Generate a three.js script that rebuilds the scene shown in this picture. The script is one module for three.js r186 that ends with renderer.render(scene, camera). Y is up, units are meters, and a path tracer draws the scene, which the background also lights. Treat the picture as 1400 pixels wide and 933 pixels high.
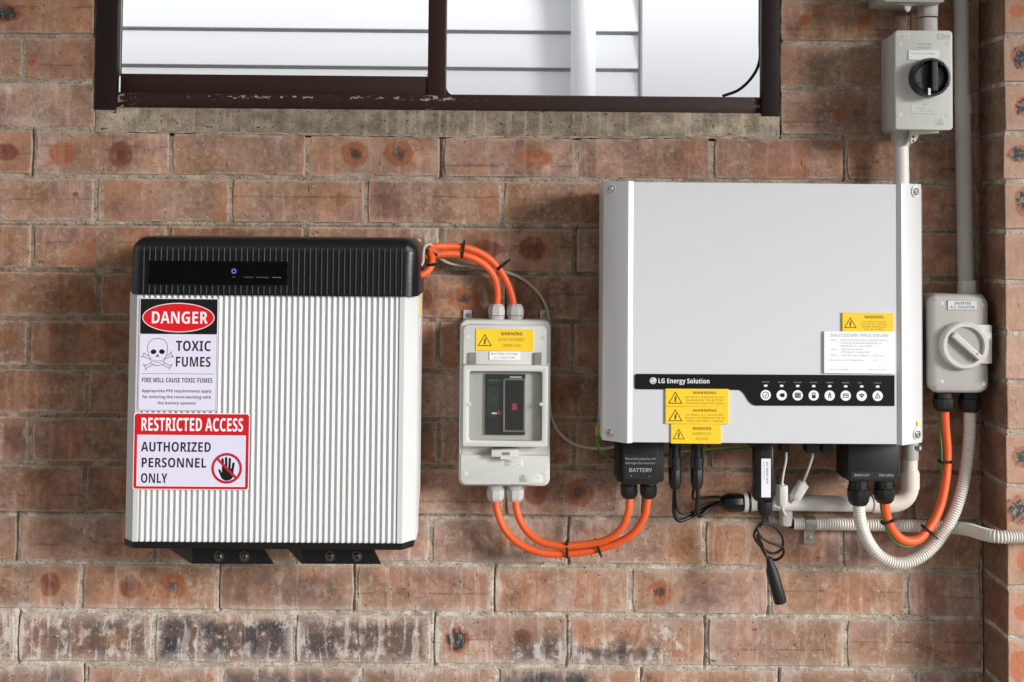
import * as THREE from 'three';
import { mergeGeometries, toCreasedNormals } from 'three/addons/utils/BufferGeometryUtils.js';
import { RoundedBoxGeometry } from 'three/addons/geometries/RoundedBoxGeometry.js';
import { Brush, Evaluator, SUBTRACTION } from 'three-bvh-csg';

// ------------------------------------------------------------------ camera, sky, sun, exposure
const scene = new THREE.Scene();
const W = 1400, H = 933, FPX = 1700, PPX = 700, PPY = 240;            // photograph size, focal length and lens shift in pixels
const CAM = new THREE.Vector3(-0.01331, -0.08183, 2.21477);
const PITCH = 0.0386335, YAW = -0.00738, ROLL = -0.00871;
const cY = Math.cos(YAW), sY = Math.sin(YAW), cP = Math.cos(PITCH), sP = Math.sin(PITCH), cR = Math.cos(ROLL), sR = Math.sin(ROLL);
const rx = [cY, 0, -sY], ry0 = [sP * sY, cP, sP * cY], BACK = new THREE.Vector3(cP * sY, -sP, cP * cY);
const RIGHT = new THREE.Vector3(cR * rx[0] - sR * ry0[0], cR * rx[1] - sR * ry0[1], cR * rx[2] - sR * ry0[2]);
const UP = new THREE.Vector3(sR * rx[0] + cR * ry0[0], sR * rx[1] + cR * ry0[1], sR * rx[2] + cR * ry0[2]);
const camera = new THREE.PerspectiveCamera(THREE.MathUtils.radToDeg(2 * Math.atan(H / 2 / FPX)), W / H, 0.05, 200);
camera.position.copy(CAM);
camera.quaternion.setFromRotationMatrix(new THREE.Matrix4().makeBasis(RIGHT, UP, BACK));
camera.setViewOffset(W, H, 0, H / 2 - PPY, W, H);
camera.updateMatrixWorld();

const SUNDIR = new THREE.Vector3(1.3, 0.43, 1).normalize();
const SKY_L = 0.45, SUN_I = 1.5, EXPO = 2.6;
{ // overcast sky: pale, a little brighter towards the zenith and round the veiled sun
  const w = 256, h = 128, d = new Float32Array(w * h * 4);
  for (let j = 0; j < h; j++) for (let i = 0; i < w; i++) {
    const el = ((j + 0.5) / h - 0.5) * Math.PI, az = ((i + 0.5) / w - 0.5) * 2 * Math.PI;
    const v = [Math.cos(el) * Math.cos(az), Math.sin(el), Math.cos(el) * Math.sin(az)];
    const c = v[0] * SUNDIR.x + v[1] * SUNDIR.y + v[2] * SUNDIR.z;
    const L = SKY_L * (0.82 + 0.36 * Math.max(0, Math.sin(el)) + 0.45 * Math.pow(Math.max(0, c), 5));
    const o = (j * w + i) * 4;
    d[o] = L * 0.965; d[o + 1] = L * 0.995; d[o + 2] = L * 1.045; d[o + 3] = 1;
  }
  const sky = new THREE.DataTexture(d, w, h, THREE.RGBAFormat, THREE.FloatType);
  sky.mapping = THREE.EquirectangularReflectionMapping; sky.magFilter = THREE.LinearFilter; sky.needsUpdate = true;
  scene.background = sky; scene.environment = sky;
}
const sun = new THREE.DirectionalLight(new THREE.Color(1, 0.985, 0.96), SUN_I);
sun.position.copy(SUNDIR).multiplyScalar(12); sun.castShadow = true; sun.shadow.radius = 29;
sun.shadow.mapSize.set(2048, 2048);
Object.assign(sun.shadow.camera, { left: -4, right: 4, top: 4, bottom: -4, near: 0.5, far: 30 });
scene.add(sun, sun.target);
const renderer = new THREE.WebGLRenderer({ antialias: true });
renderer.setSize(1024, 682);
renderer.toneMapping = THREE.LinearToneMapping; renderer.toneMappingExposure = EXPO;
renderer.shadowMap.enabled = true;

// ------------------------------------------------------------------ helpers
let seedState = 7;
const rnd = () => { seedState = (seedState + 0x6d2b79f5) | 0; let t = Math.imul(seedState ^ (seedState >>> 15), 1 | seedState); t = (t + Math.imul(t ^ (t >>> 7), 61 | t)) ^ t; return ((t ^ (t >>> 14)) >>> 0) / 4294967296; };
const hash = (a, b, c = 0) => { let t = Math.imul(a + 101, 374761393) ^ Math.imul(b + 57, 668265263) ^ Math.imul(c + 11, 2147483647); t = Math.imul(t ^ (t >>> 13), 1274126177); return ((t ^ (t >>> 16)) >>> 0) / 4294967296; };
const LAT = new Float32Array(65536); for (let i = 0; i < 65536; i++) LAT[i] = rnd();
const noise = (x, y) => { // value noise 0..1
  const xi = Math.floor(x), yi = Math.floor(y); let fx = x - xi, fy = y - yi; fx = fx * fx * (3 - 2 * fx); fy = fy * fy * (3 - 2 * fy);
  const a = (yi & 255) << 8, b = ((yi + 1) & 255) << 8, p = xi & 255, q = (xi + 1) & 255;
  const t = LAT[a + p] + (LAT[a + q] - LAT[a + p]) * fx, u = LAT[b + p] + (LAT[b + q] - LAT[b + p]) * fx; return t + (u - t) * fy;
};
const fbm = (x, y, n = 4) => { let s = 0, a = 0.5, t = 0; for (let i = 0; i < n; i++) { s += a * noise(x, y); t += a; a *= 0.5; x = x * 2.03 + 17.3; y = y * 2.01 + 9.1; } return s / t; };
const sst = (a, b, x) => { const t = Math.min(1, Math.max(0, (x - a) / (b - a))); return t * t * (3 - 2 * t); };
const lerp = (a, b, t) => a + (b - a) * t;

const at = (px, py, z = 0) => { // the point of the photograph at pixel px, py that lies z metres in front of the wall plane
  const a = (px - PPX) / FPX, b = (PPY - py) / FPX;
  const d = new THREE.Vector3().addScaledVector(RIGHT, a).addScaledVector(UP, b).sub(BACK);
  return d.multiplyScalar((z - CAM.z) / d.z).add(CAM);
};
const pxm = (z) => (CAM.z - z) / FPX;                                  // metres per photograph pixel at depth z
const rect = (x0, y0, x1, y1, z) => { // an upright rectangle from its pixel corners
  const a = at(x0, y0, z), b = at(x1, y0, z), c = at(x0, y1, z), d = at(x1, y1, z);
  const l = (a.x + c.x) / 2, r = (b.x + d.x) / 2, t = (a.y + b.y) / 2, m = (c.y + d.y) / 2;
  return { l, r, t, b: m, x: (l + r) / 2, y: (t + m) / 2, w: r - l, h: t - m, z };
};
const used = new Map();
const numbered = (n) => { const k = used.get(n) ?? 0; used.set(n, k + 1); return k ? n + '_' + String(k).padStart(3, '0') : n; };
function shade(m) { m.castShadow = true; m.receiveShadow = true; return m; }
function thing(name, label, category, base, group) {
  const o = new THREE.Group(); o.name = numbered(name); o.position.copy(base); o.userData = { label, category };
  if (group) o.userData.group = group;
  scene.add(o); return o;
}
const baseOf = (o) => { while (o.parent && o.parent !== scene) o = o.parent; return o.position; };
function part(name, geo, mat, parent, label) { // geo is in world coordinates
  const g = Array.isArray(geo) ? mergeGeometries(geo.map((q) => { const n = q.index ? q.toNonIndexed() : q; for (const k of Object.keys(n.attributes)) if (!['position', 'normal', 'uv'].includes(k)) n.deleteAttribute(k); return n; })) : geo;
  const b = baseOf(parent); g.translate(-b.x, -b.y, -b.z);
  const m = shade(new THREE.Mesh(g, mat)); m.name = numbered(name); parent.add(m);
  if (label) m.userData.label = label;
  return m;
}
function solo(name, geo, mat, label, category, group) { // a thing that is one mesh
  const g = Array.isArray(geo) ? mergeGeometries(geo.map((q) => (q.index ? q.toNonIndexed() : q))) : geo;
  g.computeBoundingBox(); const bb = g.boundingBox, b = new THREE.Vector3((bb.min.x + bb.max.x) / 2, bb.min.y, (bb.min.z + bb.max.z) / 2);
  g.translate(-b.x, -b.y, -b.z);
  const m = shade(new THREE.Mesh(g, mat)); m.name = numbered(name); m.position.copy(b); m.userData = { label, category };
  if (group) m.userData.group = group;
  scene.add(m); return m;
}
function struct(name, geo, mat) { const m = shade(new THREE.Mesh(geo, mat)); m.name = name; m.userData = { kind: 'structure' }; scene.add(m); return m; }

function rrShape(w, h, r, cx = 0, cy = 0) { // r: one radius or [tl, tr, br, bl]
  const [a, b, c, d] = Array.isArray(r) ? r : [r, r, r, r], s = new THREE.Shape(), x = cx - w / 2, y = cy - h / 2, X = x + w, Y = y + h;
  s.moveTo(x + d, y); s.lineTo(X - c, y); if (c) s.absarc(X - c, y + c, c, -Math.PI / 2, 0); s.lineTo(X, Y - b); if (b) s.absarc(X - b, Y - b, b, 0, Math.PI / 2);
  s.lineTo(x + a, Y); if (a) s.absarc(x + a, Y - a, a, Math.PI / 2, Math.PI); s.lineTo(x, y + d); if (d) s.absarc(x + d, y + d, d, Math.PI, Math.PI * 1.5); return s;
}
function extr(shape, t, bev = 0, seg = 2, curve = 6) { // extrusion that spans z 0..t
  const b = Math.min(bev, t / 2 - 1e-4);
  const g = new THREE.ExtrudeGeometry(shape, { depth: t - 2 * (bev ? b : 0), bevelEnabled: bev > 0, bevelThickness: b, bevelSize: bev, bevelOffset: -bev, bevelSegments: seg, curveSegments: curve });
  if (bev) g.translate(0, 0, b);
  return toCreasedNormals(g, 0.7);
}
const slab = (R, z0, z1, r = 0.001, bev = 0.0008, seg = 2) => extr(rrShape(R.w, R.h, r), z1 - z0, bev, seg).translate(R.x, R.y, z0);   // R is a rect(), z0..z1 its depth
function uvBox(g, R) { // texture coordinates 0..1 over rectangle R
  const p = g.attributes.position, u = g.attributes.uv; for (let i = 0; i < p.count; i++) u.setXY(i, (p.getX(i) - R.l) / R.w, (p.getY(i) - R.b) / R.h); return g;
}
function vprism(plan, y0, y1) { // plan: [x, z] points, extruded upwards from y0 to y1
  const s = new THREE.Shape(plan.map(([x, z]) => new THREE.Vector2(x, -z)));
  const g = new THREE.ExtrudeGeometry(s, { depth: y1 - y0, bevelEnabled: false }); g.rotateX(-Math.PI / 2); g.translate(0, y0, 0); return toCreasedNormals(g, 0.5);
}
const curveOf = (pts) => new THREE.CatmullRomCurve3(pts.map(([x, y, z]) => at(x, y, z)), false, 'centripetal');
function tube(pts, r, seg = 90, rad = 14) { return capped(new THREE.TubeGeometry(Array.isArray(pts) ? curveOf(pts) : pts, seg, r, rad, false), Array.isArray(pts) ? curveOf(pts) : pts, r); }
function capped(g, c, r) {
  const out = [g.index ? g.toNonIndexed() : g];
  for (const t of [0, 1]) { const k = new THREE.CircleGeometry(r, 14), d = c.getTangentAt(t).multiplyScalar(t ? 1 : -1); k.applyQuaternion(new THREE.Quaternion().setFromUnitVectors(new THREE.Vector3(0, 0, 1), d)); const p = c.getPointAt(t); k.translate(p.x, p.y, p.z); out.push(k.toNonIndexed()); }
  return mergeGeometries(out);
}
function corrugated(pts, r, pitch = 0.0045, amp = 0.0018) {
  const c = curveOf(pts), L = c.getLength(), n = Math.round(L / pitch), seg = n * 6, rad = 20;
  const g = new THREE.TubeGeometry(c, seg, r, rad, false), p = g.attributes.position;
  for (let i = 0; i <= seg; i++) {
    const q = c.getPointAt(i / seg), ph = (i % 6) / 6, k = 1 - (amp / r) * (0.5 - 0.5 * Math.sign(Math.sin(ph * 2 * Math.PI + 0.5)) * Math.pow(Math.abs(Math.sin(ph * 2 * Math.PI + 0.5)), 0.5));
    for (let j = 0; j <= rad; j++) { const v = i * (rad + 1) + j; p.setXYZ(v, q.x + (p.getX(v) - q.x) * k, q.y + (p.getY(v) - q.y) * k, q.z + (p.getZ(v) - q.z) * k); }
  }
  g.computeVertexNormals(); return g;
}
function lathe(profile, px, py, z, axis = [0, 1, 0], seg = 24) { // profile: [radius, height] in metres from the point at px, py, z along axis
  const g = toCreasedNormals(new THREE.LatheGeometry(profile.map(([r, h]) => new THREE.Vector2(r, h)), seg), 0.6);
  g.applyQuaternion(new THREE.Quaternion().setFromUnitVectors(new THREE.Vector3(0, 1, 0), new THREE.Vector3(...axis).normalize()));
  const p = px.isVector3 ? px : at(px, py, z); return g.translate(p.x, p.y, p.z);
}

// materials and their small textures
function canvasTex(w, h, draw) { const c = document.createElement('canvas'); c.width = w; c.height = h; draw(c.getContext('2d'), w, h); const t = new THREE.CanvasTexture(c); t.colorSpace = THREE.SRGBColorSpace; t.anisotropy = 8; return t; }
function grainTex(size, f) { const d = new Uint8Array(size * size * 4); for (let j = 0; j < size; j++) for (let i = 0; i < size; i++) { const v = Math.max(0, Math.min(255, 255 * f(i, j))); const o = (j * size + i) * 4; d[o] = d[o + 1] = d[o + 2] = v; d[o + 3] = 255; } const t = new THREE.DataTexture(d, size, size); t.wrapS = t.wrapT = THREE.RepeatWrapping; t.magFilter = THREE.LinearFilter; t.minFilter = THREE.LinearMipmapLinearFilter; t.generateMipmaps = true; t.needsUpdate = true; return t; }
const GRAIN = grainTex(256, (i, j) => 0.35 * hash(i, j) + 0.65 * noise(i / 2.5, j / 2.5));
const SMUDGE = grainTex(256, (i, j) => 0.42 + 0.5 * fbm(i / 32, j / 32, 5) * (0.9 + 0.1 * hash(i, j, 3)));
const rep = (t, n) => { const c = t.clone(); c.repeat.set(n, n); c.needsUpdate = true; return c; };
const gr80 = rep(GRAIN, 9), sm4 = rep(SMUDGE, 3.1);
const sRGB = (r, g, b) => new THREE.Color().setRGB(r / 255, g / 255, b / 255, THREE.SRGBColorSpace);
const mat = (r, g, b, rough = 0.5, o = {}) => new THREE.MeshPhysicalMaterial({ color: sRGB(r, g, b), roughness: rough, ...o });
const plastic = (r, g, b, rough = 0.5, o = {}) => mat(r, g, b, rough, { bumpMap: gr80, bumpScale: 0.00012, roughnessMap: null, ...o });
const M = {
  caseWhite: plastic(203, 204, 204, 0.62, { roughnessMap: sm4 }),
  coverBlack: plastic(13, 15, 20, 0.34),
  trimBlack: plastic(11, 11, 12, 0.4),
  gloss: mat(6, 7, 8, 0.08),
  silver: plastic(208, 210, 214, 0.5, { metalness: 0.1 }),
  silverSide: plastic(206, 206, 207, 0.4, { metalness: 0.2 }),
  heatsink: plastic(150, 150, 150, 0.4, { metalness: 0.5 }),
  boxWhite: plastic(204, 205, 200, 0.6, { roughnessMap: sm4 }),
  boxGrey: plastic(178, 175, 169, 0.64, { roughnessMap: sm4 }),
  boxGreyLight: plastic(202, 199, 194, 0.4),
  hingeGrey: plastic(128, 128, 126, 0.5),
  glandGrey: plastic(186, 183, 180, 0.5),
  black: plastic(11, 11, 12, 0.38),
  blackSoft: plastic(13, 13, 14, 0.5),
  orange: plastic(230, 93, 38, 0.42),
  wireWhite: plastic(214, 210, 202, 0.5),
  wireGrey: plastic(176, 168, 156, 0.55),
  pvcWhite: plastic(226, 222, 216, 0.35),
  pvcCream: plastic(221, 210, 196, 0.42),
  pvcGrey: plastic(166, 162, 157, 0.45),
  pvcGreyLight: plastic(190, 186, 178, 0.45),
  corr: plastic(222, 217, 209, 0.42),
  steel: mat(190, 188, 184, 0.28, { metalness: 1, bumpMap: sm4, bumpScale: 0.0003 }),
  boltSteel: mat(120, 118, 114, 0.35, { metalness: 1, bumpMap: sm4, bumpScale: 0.0003 }),
  zinc: mat(170, 168, 162, 0.4, { metalness: 0.8, bumpMap: gr80, bumpScale: 0.0003 }),
  frame: plastic(50, 31, 25, 0.5, { specularIntensity: 0.6 }),
  frameDark: plastic(30, 19, 16, 0.5, { specularIntensity: 0.6 }),
  rubber: plastic(18, 18, 18, 0.7),
  board: mat(228, 231, 235, 0.5, { bumpMap: sm4, bumpScale: 0.0006 }),
  clear: new THREE.MeshPhysicalMaterial({ color: 0xffffff, transmission: 1, thickness: 0, roughness: 0.03, ior: 1.5 }),
  tint: new THREE.MeshPhysicalMaterial({ color: sRGB(246, 246, 245), transmission: 0.985, thickness: 0, roughness: 0.05, ior: 1.5 }),
  yellow: plastic(250, 208, 38, 0.45),
  lever: plastic(224, 218, 206, 0.45),
  red: plastic(178, 52, 84, 0.5),
  green: plastic(20, 92, 50, 0.4),
};

// ------------------------------------------------------------------ brickwork
const ST = [60, 650, 1150];                                            // pixel columns at which the bed joints were read
const BED = { 5: [-79, -75, -65], 4: [-14, -10, -2], 3: [49, 53, 59], 2: [111, 117, 121.5], 1: [176, 185.5, 187], 0: [241, 245, 249], [-1]: [305.5, 309, 314], [-2]: [369.5, 373, 379.5], [-3]: [435.5, 438, 446], [-4]: [502.5, 508.5, 511], [-5]: [567.5, 574.5, 577], [-6]: [633.5, 639, 645], [-7]: [703, 706.5, 712], [-8]: [768.5, 772, 778.5], [-9]: [835.5, 839.5, 844.5], [-10]: [907.5, 911.5, 915.5], [-11]: [977, 981, 985], [-12]: [1047, 1051, 1055] };
const KS = Object.keys(BED).map(Number).sort((a, b) => b - a);
const bedW = {}; for (const k of KS) bedW[k] = ST.map((x, i) => at(x, BED[k][i], 0));
const bedY = (k, x) => { const p = bedW[k], i = x < p[1].x ? 0 : 1, t = (x - p[i].x) / (p[i + 1].x - p[i].x); return lerp(p[i].y, p[i + 1].y, Math.max(-0.5, Math.min(1.5, t))); };
const JA = [-325, -140, 46, 233, 420, 604, 788, 974, 1156], JB = [-240, -55, 131, 320, 500, 690, 880, 1066, 1243];
const JOINTS = { 5: [-330, -150, 32, 215, 400, 590, 775, 965, 1147], 4: JB, 3: [-330, -150, 32, 215, 400, 590, 775, 965, 1147], 2: JB, 1: JA, 0: [-240, -55, 130, 315, 500, 687, 873, 1058, 1243], [-1]: [-330, -143, 43.5, 230, 417, 602, 786, 970, 1153], [-2]: [-240, -52, 135, 321, 507, 693, 878, 1062, 1245], [-3]: [-335, -148, 38, 225, 412, 598, 783, 969, 1154], [-4]: [-260, -70, 118, 305, 497, 690, 877, 1063, 1247], [-5]: [-338, -148, 40, 227, 414, 600, 785, 969, 1155], [-6]: [-263, -73, 115, 304, 497, 690, 880, 1063, 1248], [-7]: [-358, -166, 25, 213, 401, 589, 775, 963, 1151], [-8]: [-270, -80, 110, 297, 486, 673, 862, 1052, 1239], [-9]: [-358, -166, 22, 209, 402, 591, 778, 966, 1156], [-10]: [-270, -78, 116, 302, 492, 680, 873, 1063, 1250], [-11]: [-358, -166, 22, 209, 402, 591, 778, 966, 1156] };
const WX0 = -1.2, WX1 = at(1342, 466, 0).x, WY0 = bedY(-12, 0) + 0.006, WY1 = bedY(5, 0);
const OPEN = { l: at(131, 100, 0).x, r: at(1067, 100, 0).x, b: bedY(1, 0), t: 0.62 };   // the window opening
const rows = [];                                                      // one entry per course: top joint, bottom joint, world x of its perpends
for (let i = 0; i + 1 < KS.length; i++) {
  const k = KS[i], ym = (BED[k][1] + BED[KS[i + 1]][1]) / 2;
  const xs = JOINTS[k].map((x) => at(x, ym, 0).x).filter((x) => x > WX0 + 0.03 && x < WX1 - 0.03);
  rows.push({ k, kb: KS[i + 1], xs: [WX0, ...xs, WX1] });
}
const rowAt = (x, y) => { for (let i = 0; i < rows.length; i++) if (y >= bedY(rows[i].kb, x)) return i; return rows.length - 1; };
const inOpen = (a, b, k) => k >= 2 && a > OPEN.l - 0.02 && b < OPEN.r + 0.02;

// stains of the bricks (iron spots with rings, cores, soot and lime) where the photograph shows them: x, y, rx, ry in photo pixels, kind
// kinds: 0 plain orange, 1 dark red, 2 orange ring with dark core, 3 black core with red ring, 4 faint brown
const SPOTS = [[485, 210, 20, 18, 2], [545, 210, 20, 18, 2], [730, 216, 27, 12, 0], [85, 210, 19, 17, 0], [165, 211, 17, 19, 1], [8, 208, 17, 12, 1], [1100, 28, 9, 8, 0], [1181, 32, 9, 9, 0], [6, 18, 24, 13, 3], [42, 82, 7, 9, 0], [1147, 158, 8, 9, 0], [56, 270, 7, 8, 4], [103, 266, 4, 4, 1], [466, 272, 9, 10, 4], [125, 337, 6, 6, 0], [665, 340, 22, 12, 1], [728, 340, 19, 17, 1], [635, 409, 21, 17, 2], [578, 409, 13, 15, 1], [12, 462, 14, 11, 4], [82, 544, 6, 6, 0], [733, 674, 16, 17, 1], [792, 674, 20, 19, 2], [697, 740, 15, 8, 0], [68, 800, 14, 17, 1], [178, 803, 15, 16, 1], [236, 802, 20, 18, 2], [374, 805, 9, 8, 4], [903, 811, 17, 18, 2], [2, 806, 5, 9, 4], [625, 875, 17, 18, 3], [714, 873, 12, 12, 1], [1118, 760, 5, 8, 0], [458, 490, 12, 12, 1], [1295, 420, 9, 8, 4], [300, 640, 14, 13, 1], [960, 480, 16, 15, 1]]
  .map(([x, y, a, b, kind]) => { const p = at(x, y, 0); return { x: p.x, y: p.y, rx: a * pxm(0), ry: b * pxm(0), kind }; });
const P2 = (x0, y0, x1, y1) => { const a = at(x0, y0), b = at(x1, y1); return { l: a.x, r: b.x, t: a.y, b: b.y }; };
const zone = (z, x, y, s) => sst(z.l - s, z.l + s, x) * (1 - sst(z.r - s, z.r + s, x)) * sst(z.b - s, z.b + s, y) * (1 - sst(z.t - s, z.t + s, y));
const SOOT = [[P2(-260, 826, 600, 918), 0.2], [P2(-260, 838, 210, 906), 0.5], [P2(210, 842, 400, 906), 0.85], [P2(392, 843, 590, 908), 0.6], [P2(700, 880, 900, 908), 0.7], [P2(-260, 912, 115, 990), 0.35], [P2(300, 915, 500, 985), 0.55], [P2(688, 918, 800, 990), 0.75], [P2(300, 785, 460, 833), 0.25]];
const LIME = [[P2(-260, 822, 660, 926), 0.5], [P2(-260, 838, 640, 906), 0.75], [P2(590, 870, 930, 910), 0.65], [P2(880, 852, 935, 908), 0.9], [P2(-260, 780, 480, 836), 0.18], [P2(400, 770, 700, 838), 0.3], [P2(600, 706, 1340, 990), 0.22], [P2(700, 880, 1340, 990), 0.3], [P2(-200, 905, 700, 990), 0.4], [P2(0, 110, 75, 175), 0.4], [P2(560, 310, 605, 340), 0.8], [P2(1160, 785, 1215, 836), 0.3], [P2(1240, 785, 1340, 838), 0.28], [P2(500, 755, 590, 772), 0.6]];
const spotAt = (x, y, n) => { for (const s of SPOTS) { const dx = (x - s.x) / s.rx, dy = (y - s.y) / s.ry; if (dx * dx + dy * dy < 2.2) { const d = Math.sqrt(dx * dx + dy * dy) + (n - 0.5) * 0.22; if (d < 1.15) return [d, s.kind]; } } return null; };

const TONES = [[164, 129, 110], [160, 122, 102], [168, 134, 116], [158, 116, 94], [163, 122, 99], [155, 117, 100]];
const DARKT = [[142, 102, 80], [138, 99, 80], [148, 110, 88], [134, 95, 73]];
function brickColour(x, y, r, idx, dEdge, c, yT) { // colour (sRGB 0..255) and height (0..1) of a brick face at x, y
  const dark = (r.k <= -2 && r.k >= -6 && x < -0.42) || (r.k <= -1 && r.k >= -5 && x < 0.2 && hash(r.k, idx, 77) < 0.75), h0 = hash(r.k, idx), list = dark ? DARKT : TONES, T = list[Math.floor(h0 * list.length)];
  const T2 = list[Math.floor(hash(r.k, idx, 5) * list.length)];
  const wv = noise(x * 30 + r.k * 13, 3.3 + y * 22) * 0.008;
  const bx = (x + wv) * 21 + r.k * 7.7, bi = Math.floor(bx), bf = bx - bi, band = lerp(hash(bi, r.k, 9), hash(bi + 1, r.k, 9), sst(0.92, 1, bf));   // kiln bands, upright
  const streak = fbm(x * 150, y * 11 + r.k * 5, 3), cloud = fbm(x * 26 + idx * 3.1, y * 26 + r.k, 4), fine = noise(x * 900, y * 900), mid = fbm(x * 160, y * 160, 3);
  let t = band < 0.45 ? 0 : sst(0.45, 0.75, band) * 0.8;
  let R = lerp(T[0], T2[0] * 0.88, t), G = lerp(T[1], T2[1] * 0.855, t), B = lerp(T[2], T2[2] * 0.83, t);
  const v = 1 + (streak - 0.5) * 0.1 + (cloud - 0.5) * 0.42 + (fine - 0.5) * 0.1 + (mid - 0.5) * 0.3; R *= v; G *= v; B *= v;
  const warm = (fbm(x * 12 + 40, y * 18, 3) - 0.5) * 40; R += warm * 0.35; G -= warm * 0.1; B -= warm * 0.75;
  let hgt = 0.6 + (mid - 0.5) * 0.3 + (fine - 0.5) * 0.16 + (streak - 0.5) * 0.12;
  const mix = (cr, cg, cb, a) => { R = lerp(R, cr, a); G = lerp(G, cg, a); B = lerp(B, cb, a); };
  { const wx = fbm(x * 18 + 31, y * 18, 3), dust = sst(0.46, 0.72, fbm(x * 30 + wx * 2.4 + idx, y * 34 + wx * 3.1 + r.k * 2, 5)), dk = sst(0.54, 0.74, fbm(x * 24 + wx * 2 + 60 + idx, y * 40 - wx * 2, 4)); mix(180, 148, 124, dust * 0.26 * (0.6 + 0.6 * fine)); mix(R * 0.74, G * 0.7, B * 0.66, dk * 0.4);
    const film = lerp(hash(bi, r.k, 13), hash(bi + 1, r.k, 13), sst(0.9, 1, bf)), ka = sst(0.5, 0.72, film); mix(154, 129, 110, ka * 0.32 * (0.5 + 0.9 * mid)); mix(206, 190, 174, ka * 0.5 * sst(0.6, 0.82, mid * 0.6 + fine * 0.4));        // grey scum on some bands
    const clean = lerp(hash(bi, r.k, 17), hash(bi + 1, r.k, 17), sst(0.9, 1, bf)), kc = sst(0.66, 0.8, clean); mix(158, 104, 76, kc * (1 - ka) * 0.3 * (0.5 + 0.9 * cloud));                            // bare clay on others
    if (hash(r.k, idx, 19) < 0.4) { const yl = bedY(r.kb ?? -9, x) + 0.024 + 0.03 * hash(r.k, idx, 23), dl = Math.abs(y - yl + (wx - 0.5) * 0.004); mix(R * 0.72, G * 0.68, B * 0.66, 0.6 * (1 - sst(0.0006, 0.0024, dl)) * sst(0.4, 0.6, fbm(x * 24 + idx, 5, 3))); } }
  const sp = spotAt(x, y, fbm(x * 120, y * 120, 3));
  if (sp) {
    const [d, kind] = sp, e = 1 - sst(0.78, 1.14, d), sm = 0.75 + 0.5 * (mid - 0.5);
    if (kind === 0) mix(152, 80, 46, e * 0.88 * sm);
    else if (kind === 1) { mix(108, 54, 36, e * 0.95 * sm); if (d < 0.55) mix(74, 46, 40, 0.5 * (1 - sst(0.2, 0.55, d))); }
    else if (kind === 2) { mix(142, 74, 42, e * 0.92 * sm); mix(66, 50, 46, 0.85 * (1 - sst(0.16, 0.6, d + (mid - 0.5) * 0.5))); }
    else if (kind === 3) { mix(138, 72, 58, e * 0.85); mix(42, 42, 40, 0.92 * (1 - sst(0.6, 0.82, d + (mid - 0.5) * 0.5))); mix(150, 150, 146, 0.5 * sst(0.62, 0.7, fine) * (d < 0.6 ? 1 : 0)); }
    else mix(132, 82, 50, e * 0.6 * sm);
  }
  let soot = 0; for (const [z, a] of SOOT) { if (x > z.l - 0.03 && x < z.r + 0.03 && y > z.b - 0.03 && y < z.t + 0.03) soot = Math.max(soot, a * zone(z, x + (cloud - 0.5) * 0.03, y + (cloud - 0.5) * 0.05, 0.018)); }
  if (soot > 0) { const m = sst(0.3, 0.66, fbm(x * 40, y * 34, 5)); mix(70, 65, 66, Math.min(0.93, soot * (0.62 + 0.6 * m))); if (soot > 0.4) mix(38, 37, 39, (soot - 0.4) * 1.3 * sst(0.52, 0.72, fbm(x * 34 + 8, y * 34, 4))); }
  let lime = 0.05; for (const [z, a] of LIME) { if (x > z.l - 0.04 && x < z.r + 0.04 && y > z.b - 0.04 && y < z.t + 0.04) lime = Math.max(lime, a * zone(z, x, y, 0.016)); }
  { // lime: crusts with an outline, runs below the joints, dust specks
    const run = sst(0.62, 0.78, fbm(x * 130 + 7 + 0.9 * noise(x * 9, y * 40), y * 8 + r.k * 3, 4) + lime * 0.06 + (cloud - 0.5) * 0.4 + (fine - 0.5) * 0.08), crust = sst(0.56 - lime * 0.08, 0.86 - lime * 0.08, fbm(x * 75 + 5, y * 62, 6) + (fine - 0.5) * 0.16), speck = sst(0.72 - lime * 0.2, 0.95 - lime * 0.1, noise(x * 420, y * 420) * 0.5 + mid * 0.5);
    const rim = lime * (1 - sst(0.0, 0.021, dEdge + (mid - 0.5) * 0.02 + (fine - 0.5) * 0.008)) * (0.6 + 0.6 * fine), a = Math.min(0.86, run * (0.14 + lime * 0.55) + crust * (0.14 + lime * 0.8) + speck * (0.14 + lime * 0.6) + rim * 0.9); mix(204, 195, 188, a); hgt += a * 0.12;
  }
  if (noise(x * 330 + 50, y * 330) > 0.92 && noise(x * 60, y * 60 + 9) > 0.55) { mix(74, 52, 42, 0.6); hgt -= 0.3; }       // pores
  if (noise(x * 150 + 80, y * 150 + 31) > 0.972) { mix(76, 52, 42, 0.6); hgt -= 0.35; }
  // mortar smeared over the arrises, uneven
  const sm = fbm(x * 48 + 3, y * 48, 4), smw = 0.0012 + 0.007 * Math.max(0, sm - 0.44) * 3 + 0.004 * (fbm(x * 200, y * 200, 2) - 0.4), sa = (1 - sst(smw * 0.5, smw + 0.0012, dEdge)) * (0.5 + 0.4 * noise(x * 300, y * 300));
  if (sa > 0) { const w = 0.88 + 0.24 * fine; mix(178 * w, 165 * w, 150 * w, sa * 0.7); hgt += sa * 0.1; }
  c[0] = R; c[1] = G; c[2] = B; c[3] = hgt;
}
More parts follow.
